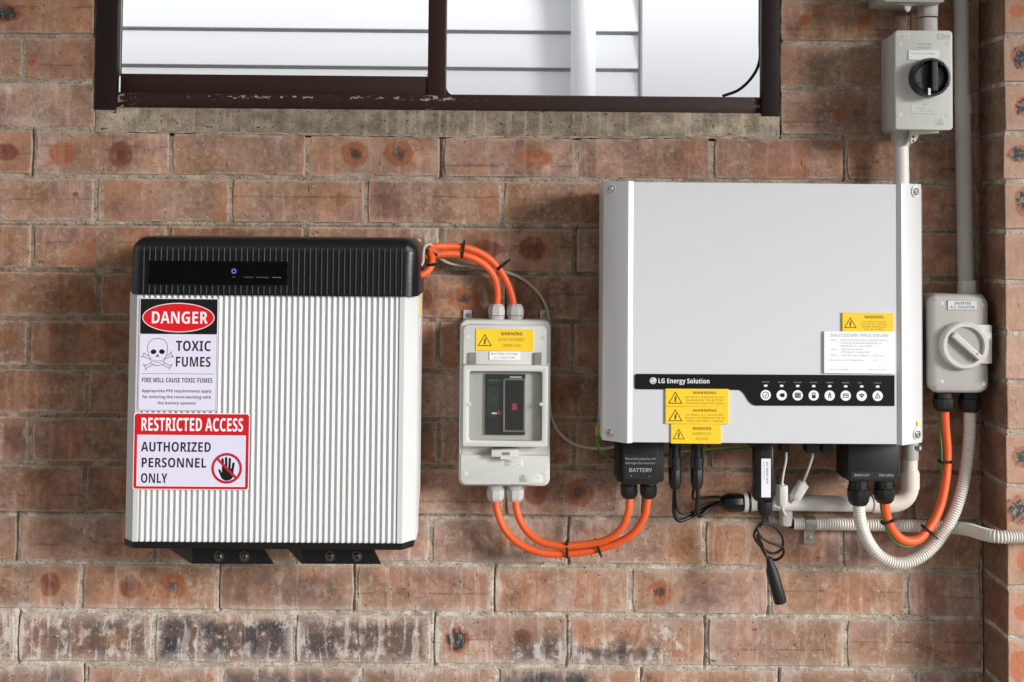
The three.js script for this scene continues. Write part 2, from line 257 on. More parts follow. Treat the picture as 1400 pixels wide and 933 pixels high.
function mortarColour(x, y, k, c) {
  const f = fbm(x * 70, y * 70, 4), g = noise(x * 800, y * 800), g2 = noise(x * 380 + 9, y * 380), low = k <= -8 ? 1 : k === -7 ? 0.5 : 0;
  const brown = (k <= -1 && k >= -6) ? 0.6 : 0, v = 0.72 + 0.42 * f + 0.26 * (g - 0.5) + 0.18 * (g2 - 0.5);
  let R = lerp(lerp(164, 182, low), 120, brown) * v, G = lerp(lerp(148, 169, low), 100, brown) * v, B = lerp(lerp(130, 153, low), 80, brown) * v;
  const wht = sst(0.56, 0.7, fbm(x * 55 + 20, y * 90, 4)) * (0.3 + 0.3 * low); R = lerp(R, 214, wht); G = lerp(G, 206, wht); B = lerp(B, 194, wht);
  if (g2 > 0.86) { R *= 0.62; G *= 0.6; B *= 0.58; }
  c[0] = R; c[1] = G; c[2] = B; c[3] = 0.35 + 0.4 * f + 0.3 * (g - 0.5) + (g2 > 0.86 ? -0.25 : 0);
}
const AW = 2048, AH = Math.round(AW * (WY1 - WY0) / (WX1 - WX0));
const wallData = new Uint8Array(AW * AH * 4), wallBump = new Uint8Array(AW * AH);
{
  const c = [0, 0, 0, 0], put = (v) => Math.max(0, Math.min(255, v)) | 0;
  for (let j = 0; j < AH; j++) for (let i = 0; i < AW; i++) {
    const x = WX0 + (i + 0.5) / AW * (WX1 - WX0), y = WY0 + (j + 0.5) / AH * (WY1 - WY0), ri = rowAt(x, y), r = rows[ri];
    let n = 0; while (n + 2 < r.xs.length && x > r.xs[n + 1]) n++;
    const d = Math.min(bedY(r.k, x) - y - 0.0045, y - bedY(r.kb, x) - 0.0045, x - r.xs[n] - 0.004, r.xs[n + 1] - x - 0.004);
    const sill = r.k === 2 && x > OPEN.l && x < OPEN.r;
    if (sill) { // rendered sill strip with lime runs
      const run = fbm(x * 150, y * 9, 4), v = 0.68 + 0.6 * fbm(x * 46, y * 66, 5) + 0.24 * (noise(x * 500, y * 500) - 0.5), wr = sst(0.5, 0.72, run + (noise(x * 300, y * 120) - 0.5) * 0.15) * 0.36 * (0.4 + 0.6 * sst(-0.45, -0.1, x)), edge = lerp(lerp(166, 142, sst(-0.65, -0.4, x + (fbm(x * 30, y * 60, 3) - 0.5) * 0.2)), 172, sst(0.1, 0.4, x + (fbm(x * 30 + 9, y * 60, 3) - 0.5) * 0.3));
      c[0] = lerp(edge * 0.93 * v, 200, wr); c[1] = lerp(edge * 0.845 * v, 186, wr); c[2] = lerp(edge * 0.735 * v, 170, wr); c[3] = 0.4 + 0.4 * run + 0.2 * noise(x * 500, y * 500);
      if (noise(x * 210, y * 210 + 60) > 0.93) { c[0] *= 0.45; c[1] *= 0.43; c[2] *= 0.4; c[3] -= 0.3; }
    } else if (d < -0.0006) mortarColour(x, y, r.k, c); else brickColour(x, y, r, n, d, c);
    const o = (j * AW + i) * 4; wallData[o] = put(c[0]); wallData[o + 1] = put(c[1]); wallData[o + 2] = put(c[2]); wallData[o + 3] = 255; wallBump[j * AW + i] = put(c[3] * 255);
  }
}
function dataTex(d, w, h, srgb, n) { const t = new THREE.DataTexture(d, w, h, n === 1 ? THREE.RedFormat : THREE.RGBAFormat); t.magFilter = THREE.LinearFilter; t.minFilter = THREE.LinearMipmapLinearFilter; t.generateMipmaps = true; t.anisotropy = 8; if (srgb) t.colorSpace = THREE.SRGBColorSpace; t.needsUpdate = true; return t; }
M.brick = new THREE.MeshStandardMaterial({ map: dataTex(wallData, AW, AH, true, 4), bumpMap: dataTex(wallBump, AW, AH, false, 1), bumpScale: 0.0022, roughness: 0.92 });
const wallUV = (g) => { const p = g.attributes.position, u = new Float32Array(p.count * 2); for (let i = 0; i < p.count; i++) { u[2 * i] = (p.getX(i) - WX0) / (WX1 - WX0); u[2 * i + 1] = (p.getY(i) - WY0) / (WY1 - WY0); } g.setAttribute('uv', new THREE.BufferAttribute(u, 2)); return g; };

function brickGeo(tl, tr, br, bl, seed) { // irregular outline, rounded arris, slightly tilted face
  const cs = [tl, tr, br, bl], N = [9, 4, 9, 4], out = [], ctr = [(tl[0] + br[0]) / 2, (tl[1] + br[1]) / 2];
  for (let e = 0; e < 4; e++) { const a = cs[e], b = cs[(e + 1) % 4]; for (let q = 0; q < N[e]; q++) { const t = q / N[e]; let x = lerp(a[0], b[0], t), y = lerp(a[1], b[1], t); const corner = q === 0 ? 0.0012 + 0.0016 * hash(seed, e, 1) : 0; const dx = ctr[0] - x, dy = ctr[1] - y, l = Math.hypot(dx, dy); const jx = (hash(seed, e * 20 + q, 2) - 0.5) * 0.0018, jy = (hash(seed, e * 20 + q, 3) - 0.5) * 0.0018; out.push([x + jx + dx / l * corner, y + jy + dy / l * corner]); } }
  const n = out.length, tx = (hash(seed, 1, 7) - 0.5) * 0.008, ty = (hash(seed, 2, 7) - 0.5) * 0.018, z0 = (hash(seed, 3, 7) - 0.5) * 0.0022, zf = (p) => z0 + (p[0] - ctr[0]) * tx + (p[1] - ctr[1]) * ty;
  const inn = out.map((p) => { const dx = ctr[0] - p[0], dy = ctr[1] - p[1]; return [p[0] + Math.sign(dx) * Math.min(0.0016, Math.abs(dx)), p[1] + Math.sign(dy) * Math.min(0.0016, Math.abs(dy))]; });
  const pos = [], T = (a, b, c) => pos.push(...a, ...b, ...c);
  for (let i = 0; i < n; i++) {
    const j = (i + 1) % n, A = [...inn[i], zf(inn[i])], B = [...inn[j], zf(inn[j])], C = [...out[i], zf(out[i]) - 0.0014], D = [...out[j], zf(out[j]) - 0.0014], E2 = [...out[i], -0.03], F2 = [...out[j], -0.03];
    T([...ctr, zf(ctr)], B, A); T(A, B, D); T(A, D, C); T(C, D, F2); T(C, F2, E2);
  }
  const g = new THREE.BufferGeometry(); g.setAttribute('position', new THREE.Float32BufferAttribute(pos, 3)); g.computeVertexNormals(); return wallUV(toCreasedNormals(g, 0.5));
}
const wall = thing('brick_wall', 'weathered red brown brick wall with smeared mortar carrying the electrical boxes', 'wall', new THREE.Vector3((WX0 + WX1) / 2, WY0, -0.06));
{ // mortar sheet, finely uneven, only where joints show
  const nx = Math.round((WX1 - WX0) / 0.003), ny = Math.round((WY1 - WY0) / 0.003), id = new Map(), pos = [], idx = [];
  const near = (x, y) => { const r = rows[rowAt(x, y)]; let m = Math.min(bedY(r.k, x) - y, y - bedY(r.kb, x)); for (const q of r.xs) m = Math.min(m, Math.abs(x - q)); return m; };
  const slots = new Map(); for (const r of rows) r.xs.forEach((q, i) => slots.set(r.k + '_' + i, hash(r.k, i, 21)));
  const V = (i, j) => {
    const key = i * 4096 + j; if (id.has(key)) return id.get(key);
    const x = WX0 + i / nx * (WX1 - WX0), y = WY0 + j / ny * (WY1 - WY0), r = rows[rowAt(x, y)];
    let z = -0.0048 + 0.0042 * fbm(x * 36, y * 36, 3) + 0.0014 * noise(x * 190, y * 190);
    r.xs.forEach((q, n) => { const s = slots.get(r.k + '_' + n), off = q + (s < 0.5 ? 0.0038 : -0.0038); if (s > 0.4 && s < 0.8 && Math.abs(x - off) < 0.0013) z -= 0.006; });
    const k = id.size; id.set(key, k); pos.push(x, y, z); return k;
  };
  for (let i = 0; i < nx; i++) for (let j = 0; j < ny; j++) {
    const x = WX0 + (i + 0.5) / nx * (WX1 - WX0), y = WY0 + (j + 0.5) / ny * (WY1 - WY0);
    if (x > OPEN.l && x < OPEN.r && y > OPEN.b - 0.006 && y < OPEN.t) continue;
    if (near(x, y) > 0.0125) continue;
    const a = V(i, j), b = V(i + 1, j), c = V(i + 1, j + 1), d = V(i, j + 1); idx.push(a, b, c, a, c, d);
  }
  const g = new THREE.BufferGeometry(); g.setAttribute('position', new THREE.Float32BufferAttribute(pos, 3)); g.setIndex(idx); g.computeVertexNormals(); wallUV(g);
  part('mortar', g, M.brick, wall);
  for (let ri = 0; ri < rows.length; ri++) { const r = rows[ri];
    for (let n = 0; n + 1 < r.xs.length; n++) { let a = r.xs[n], b = r.xs[n + 1]; if (b - a < 0.03 || inOpen(a, b, r.k)) continue;
      if (r.k >= 2) { if (a < OPEN.l && b > OPEN.l) b = OPEN.l + 0.004; if (a < OPEN.r && b > OPEN.r) a = OPEN.r - 0.004; }
      const l = a + 0.004, q = b - 0.004, e = 0.0045; part('brick', brickGeo([l, bedY(r.k, l) - e], [q, bedY(r.k, q) - e], [q, bedY(r.kb, q) + e], [l, bedY(r.kb, l) + e], ri * 40 + n), M.brick, wall); } }
  // rendered strip under the window
  const n = 300, m = 10, ps = [], ix = [], S0 = at(600, 154, 0).y + 0.004;
  for (let i = 0; i <= n; i++) for (let j = 0; j <= m; j++) { const x = lerp(OPEN.l + 0.001, OPEN.r - 0.001, i / n), yb = bedY(1, x) - 0.004, y = lerp(yb, S0, j / m) + (j === 0 ? 0.002 * (noise(x * 90, 4) - 0.5) : 0); ps.push(x, y, -0.003 + 0.004 * fbm(x * 30, y * 60, 3)); }
  for (let i = 0; i < n; i++) for (let j = 0; j < m; j++) { const a = i * (m + 1) + j, b = a + m + 1; ix.push(a, b, b + 1, a, b + 1, a + 1); }
  const sg = new THREE.BufferGeometry(); sg.setAttribute('position', new THREE.Float32BufferAttribute(ps, 3)); sg.setIndex(ix); sg.computeVertexNormals(); part('sill_mortar', wallUV(sg), M.brick, wall);
  // the body of the wall behind the facing, open at the window, up to the roof
  const TOP = 1.22, GY = -1.55, bx = (x0, y0, x1, y1, z0, z1) => new THREE.BoxGeometry(x1 - x0, y1 - y0, z1 - z0).translate((x0 + x1) / 2, (y0 + y1) / 2, (z0 + z1) / 2);
  M.core = mat(150, 122, 104, 0.95, { bumpMap: gr80, bumpScale: 0.001 });
  const E0 = WX0 - 1.2, core = [bx(E0, GY, OPEN.l, TOP, -0.11, -0.012), bx(OPEN.l, GY, OPEN.r, OPEN.b - 0.008, -0.11, -0.012), bx(OPEN.l, OPEN.t, OPEN.r, TOP, -0.11, -0.012), bx(OPEN.r, GY, WX1 + 0.24, TOP, -0.11, -0.012), bx(OPEN.l, OPEN.b - 0.008, OPEN.r, S0, -0.11, -0.012)];
  core.push(bx(E0, GY, WX1, WY0, -0.012, 0), bx(E0, WY0, WX0, TOP, -0.012, 0), bx(WX0, WY1, OPEN.l, TOP, -0.012, 0), bx(OPEN.r, WY1, WX1, TOP, -0.012, 0), bx(OPEN.l, OPEN.t, OPEN.r, TOP, -0.012, 0));
  part('wall_core', core, M.core, wall);
}

// brick pier on the right: one brick a course, its narrow return face looking left
{
  const PZ = 0.105, PX0 = WX1, PX1 = WX1 + 0.232, PW = 512, PH = 1664, y0 = WY0, y1 = WY1;
  const lines = KS.map((k) => bedY(k, 0.82)), spots = [[1392, 15, 12, 9, 0], [1397, 78, 15, 17, 3], [1400, 147, 13, 15, 2], [1394, 210, 17, 12, 3], [1401, 276, 15, 20, 3], [1398, 625, 14, 15, 3], [1392, 698, 18, 20, 3], [1399, 768, 10, 14, 0], [1399, 838, 12, 11, 0], [1393, 912, 12, 22, 0]].map(([x, y, a, b, k]) => { const p = at(x, y, PZ); return [p.x - PX0, p.y, a * pxm(PZ), b * pxm(PZ), k]; });
  const d = new Uint8Array(PW * PH * 4), bmp = new Uint8Array(PW * PH), c = [0, 0, 0, 0], UW = PZ + 0.232;
  for (let j = 0; j < PH; j++) for (let i = 0; i < PW; i++) {
    const s = (i + 0.5) / PW * UW, y = lerp(y0, y1, (j + 0.5) / PH); let n = 0; while (n + 2 < lines.length && y < lines[n + 1]) n++;
    const front = s > PZ, X = s - PZ, ed = Math.min(lines[n] - y - 0.0045, y - lines[n + 1] - 0.0045, front ? X + 0.004 : 0.02);
    if (ed < -0.0006) mortarColour(s + 5, y, -8, c); else {
      brickColour(s + 5, y, { k: 40 + n }, 3, ed, c);
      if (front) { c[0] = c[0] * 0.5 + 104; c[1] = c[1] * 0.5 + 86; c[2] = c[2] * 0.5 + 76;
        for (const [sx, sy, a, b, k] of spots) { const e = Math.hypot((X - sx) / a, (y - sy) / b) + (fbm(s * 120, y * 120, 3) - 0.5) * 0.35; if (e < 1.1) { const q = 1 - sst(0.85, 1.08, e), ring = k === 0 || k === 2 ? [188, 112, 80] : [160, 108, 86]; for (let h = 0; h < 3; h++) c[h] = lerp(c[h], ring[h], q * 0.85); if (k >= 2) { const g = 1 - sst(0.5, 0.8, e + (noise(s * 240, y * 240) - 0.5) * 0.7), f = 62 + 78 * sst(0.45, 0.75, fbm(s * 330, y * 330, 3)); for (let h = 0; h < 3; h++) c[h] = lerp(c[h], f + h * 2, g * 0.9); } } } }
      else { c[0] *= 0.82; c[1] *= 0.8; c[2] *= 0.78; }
    }
    const o = (j * PW + i) * 4; for (let h = 0; h < 3; h++) d[o + h] = Math.max(0, Math.min(255, c[h])); d[o + 3] = 255; bmp[j * PW + i] = Math.max(0, Math.min(255, c[3] * 255));
  }
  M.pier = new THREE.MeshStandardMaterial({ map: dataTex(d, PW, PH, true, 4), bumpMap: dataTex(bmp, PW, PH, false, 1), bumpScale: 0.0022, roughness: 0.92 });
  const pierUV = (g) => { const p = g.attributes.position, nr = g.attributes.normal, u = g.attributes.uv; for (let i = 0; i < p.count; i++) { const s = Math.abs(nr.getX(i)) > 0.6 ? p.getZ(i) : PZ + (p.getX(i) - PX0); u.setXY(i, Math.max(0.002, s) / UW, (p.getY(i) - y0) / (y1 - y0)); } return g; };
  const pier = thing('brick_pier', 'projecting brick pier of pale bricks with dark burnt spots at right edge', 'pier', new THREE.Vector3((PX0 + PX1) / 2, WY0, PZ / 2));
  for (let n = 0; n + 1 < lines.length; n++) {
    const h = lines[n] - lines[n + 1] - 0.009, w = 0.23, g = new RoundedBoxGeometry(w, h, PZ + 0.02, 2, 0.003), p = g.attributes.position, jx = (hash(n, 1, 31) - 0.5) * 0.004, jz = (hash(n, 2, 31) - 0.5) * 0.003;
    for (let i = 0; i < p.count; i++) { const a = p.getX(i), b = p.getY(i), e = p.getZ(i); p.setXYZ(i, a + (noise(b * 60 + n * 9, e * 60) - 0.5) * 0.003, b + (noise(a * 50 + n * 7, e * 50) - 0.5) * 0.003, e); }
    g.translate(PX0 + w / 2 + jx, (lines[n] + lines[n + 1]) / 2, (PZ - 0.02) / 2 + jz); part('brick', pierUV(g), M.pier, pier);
  }
  const m = new THREE.BoxGeometry(0.224, y1 - y0, PZ + 0.014, 4, 200, 8), p = m.attributes.position; for (let i = 0; i < p.count; i++) { const x = p.getX(i), y = p.getY(i), z = p.getZ(i); p.setXYZ(i, x + (noise(y * 90, z * 90) - 0.5) * 0.003, y, z + (noise(y * 80 + 4, x * 80) - 0.5) * 0.003); }
  m.computeVertexNormals(); m.translate(PX0 + 0.116, (y0 + y1) / 2, (PZ - 0.021) / 2); part('mortar', pierUV(m), M.pier, pier);
  part('pier_core', new THREE.BoxGeometry(0.21, 1.22 - y1, 0.1).translate(PX0 + 0.116, (1.22 + y1) / 2, 0.04), M.core, pier);
  part('pier_core', new THREE.BoxGeometry(0.21, y0 + 1.55, 0.1).translate(PX0 + 0.116, (y0 - 1.55) / 2, 0.04), M.core, pier);
}

// ------------------------------------------------------------------ carport roof, ground, and the white house beyond the window
{
  M.concrete = mat(176, 172, 164, 0.85, { bumpMap: gr80, bumpScale: 0.002 });
  const ground = new THREE.PlaneGeometry(160, 160); ground.rotateX(-Math.PI / 2); ground.translate(0, -1.55, 0);
  const gu = ground.attributes.uv; for (let i = 0; i < gu.count; i++) gu.setXY(i, gu.getX(i) * 160, gu.getY(i) * 160);
  struct('ground', ground, M.concrete);
  const roof = thing('carport_roof', 'low flat roof over the brick wall', 'roof', new THREE.Vector3(-0.6, 1.22, 1.1));
  part('soffit', new THREE.BoxGeometry(8.4, 0.04, 3.45).translate(0.6, 1.24, 0.625), mat(214, 212, 206, 0.7), roof);
  part('fascia', new THREE.BoxGeometry(8.4, 0.16, 0.03).translate(0.6, 1.29, 2.366), mat(90, 82, 76, 0.6), roof);
  const garage = thing('garage', 'dark brick garage across the yard, behind the viewer', 'garage', new THREE.Vector3(-1.8, -1.55, 5.3)), gw = mat(92, 78, 70, 0.9, { bumpMap: gr80, bumpScale: 0.002 });
  part('wall', new THREE.BoxGeometry(10.4, 3.0, 0.2).translate(-2.2, -0.05, 5.3), gw, garage); part('roof', new THREE.BoxGeometry(10.9, 0.12, 2.4).translate(-2.2, 1.51, 6.2), mat(70, 70, 74, 0.8), garage);
  const Z = -2.8, xE = at(876, 60, Z).x, house = thing('weatherboard_wall', 'white horizontal weatherboard wall seen through the window', 'wall', new THREE.Vector3(-2, -1.55, Z));
  const yEdge = at(400, 40, Z).y, pitch = at(400, 40, Z).y - at(400, 90.5, Z).y;
  for (let i = -5; i < 13; i++) { // lapped boards, thick at the lower edge
    const yb = yEdge - pitch * 5 + (i + 5) * pitch, x0 = -4.2, s = new THREE.Shape([[0, 0], [0.034, 0], [0.034, 0.004], [0.018, pitch - 0.014], [0, pitch - 0.012]].map(([a, b]) => new THREE.Vector2(a, b)));
    const g = new THREE.ExtrudeGeometry(s, { depth: xE - 0.012 - x0, bevelEnabled: false }); g.rotateY(-Math.PI / 2); g.translate(0, 0, 0); const p = g.attributes.position;
    for (let q = 0; q < p.count; q++) { const X = p.getX(q), ZZ = p.getZ(q); p.setXYZ(q, xE - 0.012 + X, p.getY(q) + yb, Z + ZZ); }
    g.computeVertexNormals(); part('weatherboard', g, M.board, house);
  }
  part('wall_backing', new THREE.BoxGeometry(xE + 4.2, 4.4, 0.05).translate((xE - 4.2) / 2, 0.65, Z - 0.03), M.board, house);
  const pan = thing('wall_panel', 'smooth white flat wall panel beside the weatherboards, right part of the window', 'panel', new THREE.Vector3(xE + 1, -1.55, Z));
  part('panel', new RoundedBoxGeometry(2.2, 4.4, 0.05, 2, 0.004).translate(xE + 1.1, 0.65, Z + 0.022), M.board, pan);
  const px = at(797.5, 60, Z + 0.1), dp = thing('downpipe', 'white round downpipe in front of the weatherboards behind the window', 'pipe', new THREE.Vector3(px.x, -1.55, Z + 0.1));
  part('pipe', new THREE.CylinderGeometry(0.0495, 0.0495, 4.2, 40).translate(px.x, 0.55, Z + 0.1), M.board, dp);
}

// ------------------------------------------------------------------ window
{ // brown paint with scuffs of old white paint and mortar along the lower rail; texture coordinates are metres from the rail's middle
  const w = 2048, h = 64, d = new Uint8Array(w * h * 4), q = rect(131, 130, 1066, 154, -0.008);
  for (let j = 0; j < h; j++) for (let i = 0; i < w; i++) {
    const x = (i + 0.5) / w * 1.3 - 0.65, y = (j + 0.5) / h * 0.04 - 0.02, line = Math.exp(-Math.pow((y - 0.009) / 0.004, 2)) * sst(0.45, 0.75, fbm(x * 8 + 3, 2, 2)) * (1 - sst(-0.02, 0.08, x)), cor = Math.exp(-Math.pow((x + 0.575) / 0.03, 2)) * 0.8 + Math.exp(-Math.pow((x + 0.02) / 0.02, 2)) * 0.4 + Math.exp(-Math.pow((x - 0.575) / 0.012, 2)) * 0.8;
    const a = Math.min(0.85, sst(0.6, 0.76, fbm(x * 130, y * 300, 4) + 0.13 * line + 0.15 * cor - 0.07) * Math.min(1, line + cor + 0.12)), v = 0.9 + 0.2 * fbm(x * 30, y * 90, 3), o = (j * w + i) * 4;
    d[o] = lerp(48 * v, 190, a); d[o + 1] = lerp(30 * v, 178, a); d[o + 2] = lerp(24 * v, 168, a); d[o + 3] = 255;
  }
  const t = dataTex(d, w, h, true, 4); t.wrapS = t.wrapT = THREE.ClampToEdgeWrapping; t.repeat.set(1 / 1.3, 1 / 0.04); t.offset.set(0.5, 0.5);
  M.frameWorn = new THREE.MeshPhysicalMaterial({ map: t, roughness: 0.5, specularIntensity: 0.6 });
}
{
  const F = (x0, y0, x1, y1, za, zb, r = 0.002) => slab(rect(x0, y0, x1, y1, zb), za, zb, r, 0.0015);
  const b = rect(131, -160, 1066, 156, 0), win = thing('sliding_window', 'dark brown aluminium sliding window with two panes above the wall boxes', 'window', new THREE.Vector3(b.x, b.b, -0.05));
  const yT = -170;
  part('frame', [F(131.4, yT, 161.5, 150, -0.014, 0.002), F(1042, yT, 1066.6, 159, -0.02, 0.002)], M.frameDark, win);
  { const q = rect(157, 130, 1046, 154, -0.008); part('frame_rail', slab(q, -0.09, -0.008, 0.002, 0.0015), M.frameWorn, win); }
  const s1 = part('sash', [F(164, 102.5, 586, 131, -0.06, -0.022), F(586, yT, 610, 135, -0.07, -0.018), F(150, yT, 165.5, 103, -0.03, -0.0145)], M.frame, win, 'left sash with deeper bottom rail');
  part('glazing_strip', F(162.5, yT, 166.5, 104, -0.0185, -0.0142, 0.0005), M.zinc, s1);
  part('glass_pane', slab(rect(160, yT, 590, 108, -0.028), -0.029, -0.028, 0.0005, 0), M.clear, s1);
  const s2 = part('sash', [F(610, 131, 1041, 137, -0.085, -0.05), F(1040.5, yT, 1052, 131, -0.058, -0.05)], M.frame, win, 'right sash behind, with thin rail');
  part('glass_pane', slab(rect(606, yT, 1046, 134, -0.0545), -0.0555, -0.0545, 0.0005, 0), M.clear, s2);
  // rounded inner corners of the panes
  const corner = (px, py, z, r, sx) => { const p = at(px, py, z), s = new THREE.Shape(); s.moveTo(0, 0); s.lineTo(sx * r, 0); s.absarc(sx * r, r, r, -Math.PI / 2, sx > 0 ? -Math.PI : 0, sx > 0); s.lineTo(0, 0); return extr(s, 0.004, 0, 1, 8).translate(p.x, p.y, z); };
  part('corner_fillet', [corner(610, 131.2, -0.052, 0.018, 1), corner(586, 103, -0.03, 0.006, -1)], M.frame, win);
  part('rubber_seal', tube([[1039, -60, -0.062], [1039, 50, -0.062], [1038, 86, -0.06], [1028, 106, -0.058], [1010, 123, -0.058], [988, 131.5, -0.06]], 0.0028, 60, 8), M.rubber, win, 'black rubber seal hanging loose in the lower right corner');
}

// ------------------------------------------------------------------ printing
const INK = '#1a1a1e';
function fit(g, text, x, y, w, h, o = {}) { // text whose capitals fill the box x, y, w, h
  const size = h / 0.714; g.font = (o.bold === false ? '' : 'bold ') + size + 'px ' + (o.font ?? 'sans-serif'); const m = g.measureText(text).width; g.save(); g.translate(x, y + h); g.scale(w / m, 1); g.textBaseline = 'alphabetic'; g.textAlign = 'left';
  if (o.stroke) { g.strokeStyle = o.stroke; g.lineWidth = o.lw; g.lineJoin = 'round'; g.strokeText(text, 0, 0); }
  g.fillStyle = o.fill ?? INK; g.fillText(text, 0, 0); g.restore();
}
function rrect(g, x, y, w, h, r) { g.beginPath(); g.moveTo(x + r, y); g.arcTo(x + w, y, x + w, y + h, r); g.arcTo(x + w, y + h, x, y + h, r); g.arcTo(x, y + h, x, y, r); g.arcTo(x, y, x + w, y, r); g.closePath(); }
function bolt(g, x, y, s, col = '#3a2e08') { // triangle with a lightning arrow
  g.save(); g.translate(x, y); g.scale(s, s); g.strokeStyle = col; g.lineWidth = 0.07; g.lineJoin = 'round'; g.beginPath(); g.moveTo(0, -0.5); g.lineTo(0.56, 0.45); g.lineTo(-0.56, 0.45); g.closePath(); g.stroke();
  g.fillStyle = col; g.beginPath(); g.moveTo(0.05, -0.22); g.lineTo(-0.13, 0.1); g.lineTo(-0.01, 0.08); g.lineTo(-0.06, 0.24); g.lineTo(-0.12, 0.21); g.lineTo(-0.02, 0.38); g.lineTo(0.09, 0.25); g.lineTo(0.03, 0.25); g.lineTo(0.14, 0.0); g.lineTo(0.02, 0.02); g.lineTo(0.14, -0.2); g.closePath(); g.fill(); g.restore();
}
const print = (w, h, draw, rough = 0.45) => new THREE.MeshPhysicalMaterial({ map: canvasTex(w, h, draw), roughness: rough });
function platePart(name, R, z0, z1, m, parent, r = 0.0006, label) { return part(name, uvBox(slab(R, z0, z1, r, 0.0003, 1), R), m, parent, label); }
const YEL = '#f4cb2c';
const warn = (lines, aspect, tri = 0.2) => print(560, Math.round(560 / aspect), (g, w, h) => {
  g.fillStyle = YEL; g.fillRect(0, 0, w, h); bolt(g, w * 0.155, h * 0.53, Math.min(h * 0.66, w * 0.2));
  fit(g, 'WARNING', w * 0.43, h * 0.14, w * 0.38, h * 0.15, { fill: '#4a3c10' });
  const n = lines.length, step = 0.52 / n; lines.forEach((l, i) => { const lw = Math.min(0.62, 0.0215 * l.length + 0.1); fit(g, l, w * (0.62 - lw / 2), h * (0.42 + i * step), w * lw, h * Math.min(0.13, step * 0.62), { fill: '#6a5514', bold: false }); });
});

